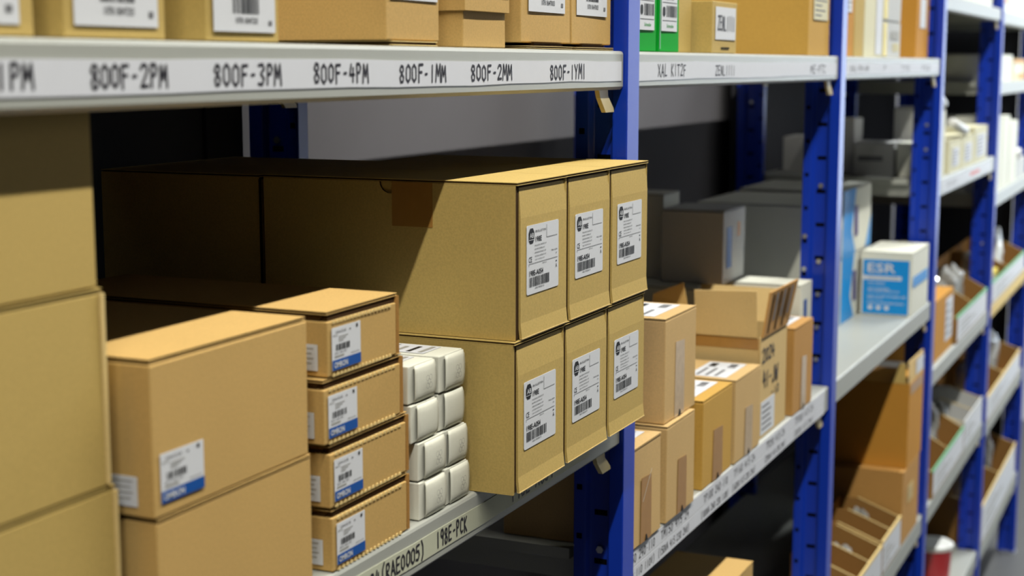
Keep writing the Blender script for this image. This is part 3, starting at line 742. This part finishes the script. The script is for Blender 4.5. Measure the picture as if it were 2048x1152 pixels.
# ================================================================== third bay, lower shelf: blue and white boxes
def printed_box(x0, x1, y0, z0, z1, depth, label, rot=0):
    def dec(r):
        fr = fr_front(0, y0, 0); W = x1 - x0; h = z1 - z0
        f = MB()
        f.prism(fr, [(x0, z0), (x0 + W * .45, z0), (x0 + W * .30, z0 + h * .35), (x0 + W * .42, z1), (x0, z1)], .0009, .0012, 'cyan_print')
        f.build('print_panel', r); f = MB()
        f.prism(fr, [(x0 + W * .40, z0 + h * .25), (x0 + W * .52, z0 + h * .25), (x0 + W * .5, z0 + h * .72), (x0 + W * .38, z0 + h * .72)], .0012, .0015, 'purple_print')
        f.build('print_picture', r); f = MB()
        f.prism(fr, [(x0 + W * .8, z0), (x1, z0), (x1, z0 + h * .5)], .0009, .0012, 'cyan_print')
        f.build('print_corner', r)
    return carton('printed_carton', label, 'box', x0, x1, y0, y0 + depth, z0, z1, 'white_card', 'blue and white printed cartons', rot, 'lid', decor=dec, core='grey_card')
printed_box(3.975, 4.335, .150, Z2, 1.0975, .28, 'blue and white carton at the bottom of the stack left of the bright blue panel')
printed_box(3.975, 4.335, .150, 1.0985, 1.2740, .28, 'blue and white carton on top of the stack left of the bright blue panel')
printed_box(3.600, 3.955, .150, Z2, 1.0905, .28, 'white printed carton low behind the second blue post')
printed_box(3.600, 3.955, .150, 1.0915, 1.2680, .28, 'white printed carton with a blue lid edge, high behind the second blue post')
x0, x1, y0, y1, z1 = 4.178, 4.440, .002, .140, 1.097
r = carton('printed_carton', 'bright blue and white carton with bold white lettering, alone at the front of its shelf', 'box', x0, x1, y0, y1, Z2, z1, 'white_card', 'blue and white printed cartons', 0, 'lid', core='white_card')
f = MB(); fr = fr_left(x0, 0, 0); k = .0016
f.slab(fr, -.134, -.010, Z2 + .004, z1 - .022, .0009, .0012, 'cyan_print')
for dx, dv, mm, n in ((.0012, -.0012, 'label_blue', k), (0, 0, 'paper', k + .0004)):
    print_text(f, fr, 'ESR', -.122 + dx, -.046 + dx, 1.040 + dv, 1.066 + dv, n, mm, .015)
f.slab(fr, -.136, -.030, 1.020, 1.031, .0012, .0015, 'paper')
print_text(f, fr, 'DIGITAL SOFT STARTER', -.12, -.04, 1.0235, 1.0275, .0018, 'ink_grey')
for q, (ua, ub, v, h) in enumerate(((-.120, -.074, 1.008, .0055), (-.120, -.062, .992, .0065), (-.120, -.036, .986, .005), (-.120, -.018, .972, .0062), (-.120, -.080, .966, .0045), (-.120, -.022, .953, .0062))):
    print_text(f, fr, ('ESR SERIES', 'SOFT STARTERS', 'FOR THREE PHASE MOTORS', 'EASY TO SET UP AND USE', 'LOW VOLTAGE', 'RAMP UP AND RAMP DOWN')[q], ua, ub, v, v + h, .0016, 'paper')
for q in range(3): f.rrect(fr, -.118 + q * .022, -.106 + q * .022, .938, .949, .003, .0012, .0016, 'paper')
f.build('print_panel', r)
f = MB(); f.slab(fr_front(0, y0, 0), x0 + .01, x1 - .02, 1.0, 1.03, .0009, .0012, 'cyan_print'); f.build('print_panel', r)

# third bay, low shelf: kraft boxes and sloped card bins
Z3 = .2856
carton('kraft_carton', 'kraft carton under the orange brown carton in the third bay', 'box', 4.150, 4.400, .000, .20, Z3, .4955, 'kraft_brown', None, 0, 'lid',
       decor=lambda r: plain_label(r, fr_front(0, 0, 0), 4.22, 4.30, .39, .44, 'lines', 5, 'kraft_edge'))
x0, x1, y0, y1, z0, z1 = 4.188, 4.415, .000, .20, .4965, .735
r = carton('kraft_carton', 'orange brown carton with raised front flap and white sticker, half in shadow', 'box', x0, x1, y0, y1, z0, z1, 'kraft_orange', None, 0, None)
f = MB(); f.hexa([(x0, y0, z1), (x1, y0, z1), (x1, y0 + .003, z1), (x0, y0 + .003, z1), (x0 + .006, y0 + .004, z1 + .060), (x1 - .004, y0 + .002, z1 + .060), (x1 - .004, y0 + .005, z1 + .060), (x0 + .006, y0 + .007, z1 + .060)], 'kraft_pale'); f.build('flap', r)
f = MB(); f.hexa([(x0, y0 + .01, z1), (x0 + .003, y0 + .01, z1), (x0 + .003, y0 + .05, z1), (x0, y0 + .05, z1), (x0 + .004, y0 + .012, z1 + .055), (x0 + .007, y0 + .012, z1 + .055), (x0 + .007, y0 + .03, z1 + .055), (x0 + .004, y0 + .03, z1 + .055)], 'kraft_yellow'); f.build('flap', r)
f = MB(); f.slab(fr_front(0, y0, 0), x0 + .10, x1 - .01, z1 + .008, z1 + .05, .0002, .0008, 'paper'); f.build('sticker', r)
f = MB(); f.slab(fr_front(0, y0, 0), x0 + .02, x1 - .02, z1 - .035, z1 - .005, .0009, .0013, 'tape'); f.build('tape', r)
def bin_(x0, x1, y0, y1, z0, hf, hb, label, m='kraft_dark', edge=None, front='paper', group='sloped card storage bins', text=None, slope=.5):
    r = thing('storage_bin', label, 'bin', ((x0 + x1) / 2, (y0 + y1) / 2, z0), group)
    t = .003; b = MB()
    ym = y0 + (y1 - y0) * slope
    b.box(x0, x1, y0, y1, z0, z0 + t, m)
    for xa in (x0, x1 - t):
        b.prism(Frame((xa, 0, 0), (0, 1, 0), (0, 0, 1), (1, 0, 0)), [(y0, z0 + t), (y1, z0 + t), (y1, z0 + hb), (ym, z0 + hb), (y0, z0 + hf)], 0, t, m)
    b.box(x0 + t, x1 - t, y1 - t, y1, z0 + t, z0 + hb, m); b.box(x0 + t, x1 - t, y0, y0 + t, z0 + t, z0 + hf, m)
    b.build('body', r)
    sl = (hb - hf) / (ym - y0)
    for xa in (x0, (x0 + x1) / 2 - .0015, x1 - t):       # pale cut edges on the sloping walls, with a divider between
        f = MB()
        if x0 < xa < x1 - .01: f.prism(Frame((xa + .0005, 0, 0), (0, 1, 0), (0, 0, 1), (1, 0, 0)), [(y0 + t, z0 + t), (y1 - t, z0 + t), (y1 - t, z0 + hb), (ym, z0 + hb), (y0 + t, z0 + hf)], 0, .002, m)
        f.hexa([(xa, y0 + .005, z0 + hf + sl * .005 + .0001), (xa + t, y0 + .005, z0 + hf + sl * .005 + .0001), (xa + t, ym, z0 + hb + .0001), (xa, ym, z0 + hb + .0001),
                (xa, y0 + .005, z0 + hf + sl * .005 + .0025), (xa + t, y0 + .005, z0 + hf + sl * .005 + .0025), (xa + t, ym, z0 + hb + .0025), (xa, ym, z0 + hb + .0025)], 'kraft_edge')
        f.build('divider' if x0 < xa < x1 - .01 else 'rim', r)
    f = MB(); f.box(x0, x1, y0 - .0012, y0 + t + .001, z0 + hf, z0 + hf + .008, edge or 'kraft_edge'); f.build('front_edge', r)
    f = MB(); fr = fr_front(0, y0, 0); W = x1 - x0
    f.slab(fr, x0 + W * .02, x1 - W * .02, z0 + .006, z0 + hf - .001, .0003, .0010, front)
    for q in range(3): f.rect(fr, x0 + W * .1, x0 + W * (.4 + .2 * (q % 2)), z0 + hf * (.25 + q * .2), z0 + hf * (.31 + q * .2), .0014, 'ink_faint')
    f.build('label', r)
    return r
def bag(x, y, z, sx, sy, sz, label, m='plastic_bag', seed=1, group='clear plastic bags of parts', name='plastic_bag', cat='bag'):
    bm = bmesh.new(); bmesh.ops.create_icosphere(bm, subdivisions=4, radius=1.0)
    r = random.Random(seed); D = [(Vector((r.gauss(0, 1), r.gauss(0, 1), r.gauss(0, 1))).normalized(), r.uniform(.5, 2.2), r.uniform(0, 6)) for _ in range(9)]
    for v in bm.verts:
        p = v.co.copy(); d = 1.0
        for q, k, ph in D: d -= .075 * abs(math.sin(p.dot(q) * 2.6 * k + ph)) ** .6     # creases of crumpled film
        d += .16 * max(0, p.z) * math.sin(3 * math.atan2(p.y, p.x) + seed)
        d = max(d, .35) + .35
        bx = lambda c: math.copysign(abs(c) ** .75, c)
        v.co = Vector((bx(p.x) * sx * d, bx(p.y) * sy * d, bx(p.z) * sz * d))
    mz = min(v.co.z for v in bm.verts)
    for v in bm.verts: v.co.z = max(v.co.z - mz - .004, 0)
    me = bpy.data.meshes.new(name); bmesh.ops.remove_doubles(bm, verts=bm.verts, dist=.0002)
    bm.to_mesh(me); bm.free(); me.materials.append(MATS[m])
    o = bpy.data.objects.new(name, me); COL.objects.link(o); o.location = (x, y, z)
    o['label'] = label; o['category'] = cat
    if group: o['group'] = group
    return o
bin_(3.59, 3.872, .000, .17, Z3, .080, .125, 'sloped card bin with white front, nearest along the low shelf of the third bay', front='paper', slope=.7)
bin_(3.878, 4.135, .000, .17, Z3, .086, .130, 'sloped card bin with white front, right beside the low kraft carton', front='paper', slope=.7)
bag(4.075, .100, .2890, .030, .030, .065, 'crumpled clear bag poking out of the bin by the low kraft carton', seed=3)
bag(3.800, .095, .2890, .040, .040, .05, 'clear bag lying in the nearest sloped bin of the third bay', seed=5)

# ================================================================== top shelf, above eye level
ZT = US + .0006
def top_label(x0, x1, y, z0, z1, seed, text=None):
    return lambda r: plain_label(r, fr_front(0, y, 0), x0, x1, z0, z1, 'barcode', seed, text=text)
GT = 'kraft boxes on the shelf at eye level'
carton('kraft_box', 'kraft box with cut off white label in the top left corner', 'box', .70, .812, .012, .25, ZT, 1.745, 'kraft_yellow', GT, 0, 'seam', decor=top_label(.69, .798, .012, 1.6265, 1.69, 11))
carton('kraft_box', 'kraft box with barcode label above the code ending 2PM', 'box', .843, .955, .012, .25, ZT, 1.740, 'kraft_yellow', GT, 0, 'seam', decor=top_label(.852, .945, .012, 1.6275, 1.685, 12))
carton('kraft_box', 'kraft box with barcode label above the code ending 3PM', 'box', 1.005, 1.108, .010, .25, ZT, 1.735, 'kraft_yellow', GT, 0, 'seam', decor=top_label(1.013, 1.100, .010, 1.6265, 1.675, 13))
def dT4(r):
    f = MB(); f.slab(fr_front(0, .010, 0), 1.30, 1.397, 1.6625, 1.72, .0009, .0013, 'paper'); f.build('label', r)
    f = MB(); board(f, fr_top(0, 0, 0), 1.302, 1.395, .008, .24, ZT + .0002, ZT + .0045, 'kraft_edge'); f.build('bottom_flap', r)
carton('kraft_box', 'widest plain kraft box on the shelf at eye level, near its middle', 'box', 1.292, 1.402, .010, .25, ZT + .005, 1.760, 'kraft_tan', GT, 0, 'seam', decor=dT4)
r = carton('lidded_box', 'kraft box with a deep slip on lid above the code ending 2MM', 'box', 1.462, 1.566, .012, .25, ZT, 1.700, 'kraft_tan', GT, 0, None)
f = MB(); f.box(1.458, 1.570, .008, .253, 1.6565, 1.712, 'kraft_tan'); f.box(1.462, 1.566, .012, .25, 1.7, 1.701, 'kraft_tan'); lid = f.build('lid', r, .001)
plain_label(r, fr_front(0, .008, 0), 1.525, 1.566, 1.672, 1.705, 'lines', 4, n=.0002)
def dT6(xa, xb, u0, u1, seed, y):
    def d(r):
        plain_label(r, fr_front(0, y, 0), u0, u1, 1.661, 1.72, 'barcode', seed, text='10781186470003')
        f = MB(); board(f, fr_top(0, 0, 0), xa + .004, xb - .004, y - .005, .2, ZT + .0003, ZT + .0032, 'kraft_edge'); board(f, fr_top(0, 0, 0), xa + .03, xb - .03, y - .003, .1, ZT + .0040, ZT + .0065, 'kraft_core_and_shade'); f.build('bottom_flap', r)
    return d
carton('kraft_box', 'kraft box with crushed bottom flap, left of the pair by the blue post', 'box', 1.606, 1.752, .010, .25, ZT + .007, 1.760, 'kraft_tan', GT, 0, 'seam', decor=dT6(1.606, 1.752, 1.625, 1.733, 14, .010))
carton('kraft_box', 'kraft box with crushed bottom flap, right against the blue post', 'box', 1.756, 1.893, .010, .25, ZT + .007, 1.760, 'kraft_tan', GT, 0, 'seam', decor=dT6(1.756, 1.893, 1.771, 1.874, 15, .010))
carton('kraft_box', 'added light blocking box along the back of the eye level shelf in the nearest bay', 'box', .70, 1.935, .270, .505, ZT, 1.98, 'kraft_brown', GT, 0, 'seam')  # unseen carton added to keep light off the wall behind
carton('kraft_box', 'added narrow light blocking box at the back behind the first green box', 'box', 1.9365, 2.06, .31, .505, ZT, 1.98, 'kraft_brown', GT, 0, 'seam')  # added to block slanting light on the rear post and wall
# second bay
def green_box(x0, x1, label):
    y0 = .010
    def dec(r):
        fr = fr_front(0, y0, 0); u0, u1 = x0 + .008, x1 - .012; f = MB(); k = .0016
        f.slab(fr, u0, u1, 1.648, 1.76, .0009, .0013, 'paper'); W = u1 - u0
        barcode(f, fr, u0 + W * .3, u1 - W * .05, 1.668, 1.684, k, 'ink', int(x0 * 100), 14)
        f.rrect(fr, u0 + W * .06, u0 + W * .22, 1.669, 1.682, .004, k, k + .0002, 'ink')
        print_text(f, fr, 'Schneider', u0 + W * .32, u0 + W * .78, 1.653, 1.658, k, 'green_print')
        f.rect(fr, u0 + W * .05, u1 - W * .05, 1.6625, 1.6632, k, 'ink'); f.rect(fr, u0 + W * .05, u1 - W * .05, 1.688, 1.6887, k, 'ink')
        print_text(f, fr, 'XALK178F', u0 + W * .1, u0 + W * .8, 1.692, 1.697, k, 'ink_grey')
        f.build('label', r)
        f = MB(); f.slab(fr_front(0, y0, 0), x0 + .0015, x0 + .005, ZT + .004, 1.75, .0009, .0012, 'green_pale'); f.build('print_panel', r)
    carton('green_box', label, 'box', x0, x1, y0, y0 + .17, ZT, 1.765, 'green_print', 'bright green boxes', 0, 'lid', decor=dec, core='green_print')
green_box(1.990, 2.072, 'bright green box with white label, nearer the blue post')
green_box(2.083, 2.172, 'bright green box with white label, right of the other green one')
def dTray(r):
    fr = fr_front(0, .010, 0)
    f = MB(); f.slab(fr, 2.352, 2.462, 1.640, 1.691, .0009, .0013, 'paper'); handwrite(f, fr, 'ZENL1111', 2.362, 2.458, 1.655, .022, .0017, .0030); f.build('label', r)
    f = MB(); f.slab(fr, 2.385, 2.43, 1.6255, 1.628, .0005, .0010, 'hole_dark'); f.build('slot', r)
carton('kraft_box', 'narrow kraft box with a handwritten white label between green and orange kraft boxes', 'box', 2.336, 2.472, .010, .125, ZT, 1.700, 'kraft_yellow', GT, 0, None, decor=dTray)
carton('kraft_box', 'shaded kraft box just behind the green pair', 'box', 2.200, 2.325, .040, .22, ZT, 1.74, 'kraft_yellow', GT, 0, 'seam')
carton('kraft_box', 'large orange kraft box with cream label by the second blue post', 'box', 2.975, 3.150, .012, .26, ZT, 1.78, 'kraft_gold', GT, 0, 'seam', decor=lambda r: plain_label(r, fr_front(0, .012, 0), 3.01, 3.13, 1.6885, 1.745, 'lines', 8, 'cream_card'))
# third bay
carton('kraft_box', 'dark orange kraft box at the left end above the third bay', 'box', 3.386, 3.470, .03, .25, ZT, 1.79, 'kraft_orange', GT, 0, 'seam', decor=lambda r: plain_label(r, fr_front(0, .03, 0), 3.40, 3.44, 1.715, 1.78, 'lines', 9, 'paper'))
carton('kraft_box', 'olive kraft box beside the cream folder on the third bay', 'box', 3.475, 3.575, .03, .25, ZT, 1.79, 'kraft_yellow', GT, 0, 'seam')
carton('cream_folder_box', 'cream upright box with a white band on the third bay', 'box', 3.588, 3.795, .03, .25, ZT, 1.80, 'cream_card', None, 0, None, decor=lambda r: plain_label(r, fr_front(0, .03, 0), 3.71, 3.785, 1.625, 1.795, 'none', 9, 'paper'))
def dY(z0, z1):
    def d(r):
        fr = fr_front(0, .03, 0); f = MB(); f.slab(fr, 3.801, 3.85, z0 + .003, z1 - .005, .0009, .0012, 'yellow_print')
        if z0 < 1.65:
            for q in range(3): f.rect(fr, 3.93 + q * .03, 3.945 + q * .03, z0 + .015, z0 + .035, .0013, 'yellow_print')
            f.rect(fr, 3.90, 4.0, z0 + .045, z0 + .065, .0013, 'ink_faint')
        f.build('print_panel', r)
    return d
carton('white_carton', 'white carton with a yellow edge on the third bay, lower of two', 'box', 3.800, 4.030, .03, .22, ZT, 1.7075, 'grey_card', None, 0, 'lid', decor=dY(ZT, 1.7075), core='grey_card')
carton('white_carton', 'white carton with a yellow edge on the third bay, upper of two', 'box', 3.800, 4.030, .03, .22, 1.7085, 1.80, 'grey_card', None, 0, 'lid', decor=dY(1.7085, 1.80), core='grey_card')
carton('kraft_box', 'vivid orange kraft box with white label strip at the right end above the third bay', 'box', 4.262, 4.455, .03, .21, ZT, 1.79, 'kraft_orange', GT, 0, 'seam', decor=lambda r: plain_label(r, fr_front(0, .03, 0), 4.31, 4.40, 1.70, 1.78, 'none', 9, 'paper'))

# ================================================================== fourth bay
Z4 = 1.2726
def dN(r):
    f = MB(); fr = fr_left(4.60, 0, 0); f.rrect(fr, -.247, -.172, 1.317, 1.332, .006, .0009, .0012, 'ink_grey'); f.build('print_panel', r)
carton('white_carton', 'grey white carton with dark printed word, seen past the second blue post', 'box', 4.600, 4.760, .140, .258, Z4, 1.372, 'grey_card', None, 0, 'lid', decor=dN, core='grey_card')
carton('white_carton', 'white carton lit across one corner, beside the third blue post', 'box', 4.600, 4.74, .062, .133, Z4, 1.372, 'white_card', None, 0, 'lid', core='grey_card')
carton('white_carton', 'narrow grey white carton standing deep on the fourth bay shelf', 'box', 4.640, 4.76, .268, .31, Z4, 1.44, 'grey_card', None, 0, 'lid', core='grey_card')
carton('white_carton', 'grey white carton deepest on the fourth bay shelf', 'box', 4.700, 4.86, .40, .50, Z4, 1.38, 'grey_card', None, 0, 'lid', core='grey_card')
carton('white_carton', 'upright grey white carton behind the corner lit one', 'box', 4.85, 5.0, .125, .19, Z4, 1.47, 'grey_card', None, 0, 'lid', core='grey_card')
for k, (xa, xb, zt_, lb) in enumerate(((4.780, 5.02, 1.372, 'nearest of the row'), (5.035, 5.30, 1.375, 'middle of the row'), (5.315, 5.63, 1.392, 'farthest of the row'))):
    carton('cream_carton', 'cream box with pale label on the fourth bay shelf, ' + lb, 'box', xa, xb, .008, .11, Z4, zt_, 'cream_card', 'row of cream boxes', 0, 'lid', core='cream_card',
           decor=lambda r, xa=xa, xb=xb, zt_=zt_: plain_label(r, fr_front(0, .008, 0), xa + .06, xb - .05, 1.29, zt_ - .025, 'lines', int(xa * 50), 'paper'))
carton('white_carton', 'tall narrow white box just right of the third blue post', 'box', 4.55, 4.66, .004, .05, Z4, 1.470, 'white_card', None, 0, 'lid', core='white_card')
def roll(p0, p1, rad, label):
    r = thing('paper_tube', label, 'tube', p0, 'white paper tubes')
    a, c = Vector(p0), Vector(p1); d = (c - a).normalized()
    b = MB(); b.tubes([a, a + d * .003, c - d * .003, c], [rad * .85, rad, rad, rad * .85], 'white_plastic', 14); b.build('tube', r, smooth=True)
    b = MB(); b.tubes([a - d * .0004, a - d * .0012], rad * .6, 'grey_card', 12); b.build('end_cap', r)
roll((4.672, .016, 1.4855), (4.525, .022, 1.532), .0145, 'white paper tube lying on the tall narrow white box')
roll((5.11, .012, 1.3915), (4.88, .020, 1.424), .0155, 'white paper tube lying on the cream boxes')
# bins and bags further down the fourth bay
Z42 = .7056
bin_(5.03, 5.76, .000, .24, Z42, .082, .15, 'long bin with a green front edge in the fourth bay, upper of two', 'kraft_dark', 'green_pale')
carton('kraft_carton', 'tall kraft carton with white label beside the upper green edged bin', 'box', 4.66, 5.015, .012, .30, Z42, .895, 'kraft_orange', None, 0, None, decor=lambda r: plain_label(r, fr_front(0, .012, 0), 4.86, 5.0, .74, .875, 'lines', 3, 'paper'))
bag(4.84, .13, .8955, .12, .085, .085, 'clear bag of parts on the tall kraft carton', seed=11)
bag(5.58, .115, .709, .085, .058, .105, 'clear bag standing in the upper green edged bin', seed=12)
bag(5.21, .115, .709, .085, .058, .100, 'second clear bag in the upper green edged bin', seed=13)
bag(5.40, .42, .706, .16, .06, .14, 'big clear bag standing at the back of the fourth bay', seed=33)
Z43 = .2856
bin_(4.66, 5.30, .000, .24, Z43, .082, .15, 'long bin with a green front edge in the fourth bay, lower of two', 'kraft_dark', 'green_pale')
bin_(5.31, 5.76, .000, .24, Z43, .095, .13, 'pale bin at the far end of the lower fourth bay shelf', 'grey_card', 'grey_card')
bag(5.14, .115, .289, .078, .058, .105, 'milky plastic bag in the lower green edged bin', seed=14)
bag(5.425, .115, .289, .042, .050, .075, 'milky plastic bag in the pale bin', seed=15)
bag(4.82, .115, .289, .075, .058, .085, 'small clear bag at the near end of the lower green edged bin', seed=19)
bag(5.15, .40, .286, .18, .07, .15, 'dark grey bag slumped in the shade of the fourth bay', 'dark_bag', 16, None)
# red tub with a white lid
r = thing('tub', 'red tub with a white lid on the lowest visible shelf', 'tub', (5.43, .11, -.2144))
b = MB(); b.tubes([(5.43, .11, -.2144), (5.43, .11, -.105)], [.064, .070], 'red_plastic', 24); b.build('body', r)
b = MB(); b.tubes([(5.43, .11, -.1045), (5.43, .11, -.100), (5.43, .11, -.088), (5.43, .11, -.085)], [.072, .075, .075, .070], 'white_plastic', 24); b.build('lid', r)

# ================================================================== fifth bay
Z5 = 1.5386
carton('white_carton', 'white box at the right edge under the high shelf', 'box', 5.875, 6.33, .015, .25, Z5, 1.640, 'white_card', None, 0, 'lid', core='grey_card')
carton('white_carton', 'pale box with orange bands at the right edge', 'box', 6.37, 6.80, .015, .25, Z5, 1.625, 'cream_card', None, 0, 'lid', core='cream_card', decor=lambda r: (lambda f: (f.slab(fr_front(0, .015, 0), 6.38, 6.79, 1.61, 1.622, .0009, .0012, 'orange_print'), f.slab(fr_front(0, .015, 0), 6.55, 6.79, 1.545, 1.565, .0009, .0012, 'orange_print'), f.slab(fr_front(0, .015, 0), 6.42, 6.6, 1.57, 1.60, .0009, .0012, 'paper'), f.build('print_panel', r)))(MB()))
carton('white_carton', 'white box with an orange dot on the high shelf at the top right corner', 'box', 5.87, 6.90, .02, .51, 1.7956, 1.96, 'white_card', None, 0, 'lid', core='white_card', decor=lambda r: (lambda f: (f.slab(fr_front(0, .02, 0), 6.02, 6.13, 1.83, 1.85, .0009, .0012, 'orange_print'), f.build('print_panel', r)))(MB()))  # depth stretched to block light behind the shelf
carton('white_carton', 'white box on the high shelf above the fourth bay', 'box', 4.60, 5.70, .02, .51, 1.8006, 1.95, 'white_card', None, 0, 'lid', core='white_card')  # box deepened to keep light off the back wall
for k, (xa, xb, zt_, lb) in enumerate(((5.865, 6.08, 1.412, 'nearer'), (6.095, 6.33, 1.405, 'farther'))):
    carton('white_carton', 'tall white box at the right edge, %s of two side by side' % lb, 'box', xa, xb, .012, .20, 1.1326, zt_, 'white_card', 'tall white boxes at the right edge', 0, 'lid', core='white_card')
carton('white_carton', 'shorter white box behind the tall pair at the right edge', 'box', 6.345, 6.60, .012, .20, 1.1326, 1.378, 'white_card', None, 0, 'lid', core='white_card')
roll((6.70, .010, 1.235), (6.66, .10, 1.25), .022, 'white paper tube resting in the grey box at the right edge')
carton('white_carton', 'grey box holding a white tube at the right edge', 'box', 6.61, 6.95, .012, .20, 1.1326, 1.212, 'grey_card', None, 0, 'lid', core='grey_card')
bin_(5.88, 7.0, .000, .24, .7126, .075, .13, 'far right bin behind the yellow shelf edge', 'kraft_dark', 'green_pale')
bag(6.32, .130, .716, .05, .045, .08, 'clear bag in the far right bin behind the yellow shelf edge', seed=21)
bag(6.70, .115, .716, .11, .058, .11, 'white wrapped parcel in the far right bin', 'white_plastic', 22, None, 'wrapped_parcel', 'parcel')
r = thing('squeeze_pack', 'yellow and white pack hanging over the bin front at the far right', 'pack', (6.08, .045, .7160))
b = MB(); b.box(6.02, 6.20, .02, .07, .716, .79, 'white_plastic'); b.build('body', r, .006); b = MB(); b.box(6.018, 6.202, .018, .072, .79, .815, 'yellow_print'); b.build('cap', r, .003)
bin_(5.88, 7.0, .000, .24, .2556, .095, .14, 'far right bin with a plain kraft edge beside the white bottle', 'kraft_dark')
bag(6.72, .115, .259, .11, .058, .115, 'clear bag in the far right bin beside the white bottle', seed=23)
r = thing('bottle', 'white bottle lying in the far right bin', 'bottle', (6.18, .10, .259))
b = MB(); b.tubes([(6.18, .10, .259), (6.18, .10, .267), (6.18, .10, .40), (6.18, .10, .425), (6.18, .10, .44)], [.058, .062, .062, .045, .024], 'white_plastic', 20); b.build('body', r, smooth=True)
b = MB(); b.tubes([(6.18, .10, .441), (6.18, .10, .475)], [.03, .028], 'white_plastic', 16); b.build('cap', r)
bin_(5.88, 7.0, .000, .24, -.2244, .15, .19, 'lowest far right bin just above the floor', 'kraft_dark')
bag(6.16, .115, -.2209, .11, .055, .13, 'clear bag in the lowest far right bin', seed=24)
bag(6.70, .115, -.2209, .10, .055, .14, 'second clear bag in the lowest far right bin', seed=25)

# things low in the shade
carton('kraft_carton', 'kraft carton deep in shade at the bottom of the second bay', 'box', 2.42, 2.63, .004, .15, .3506, .705, 'kraft_tan', None, 0, 'lid')

for o in bpy.data.objects:
    if '_o' in o: del o['_o']
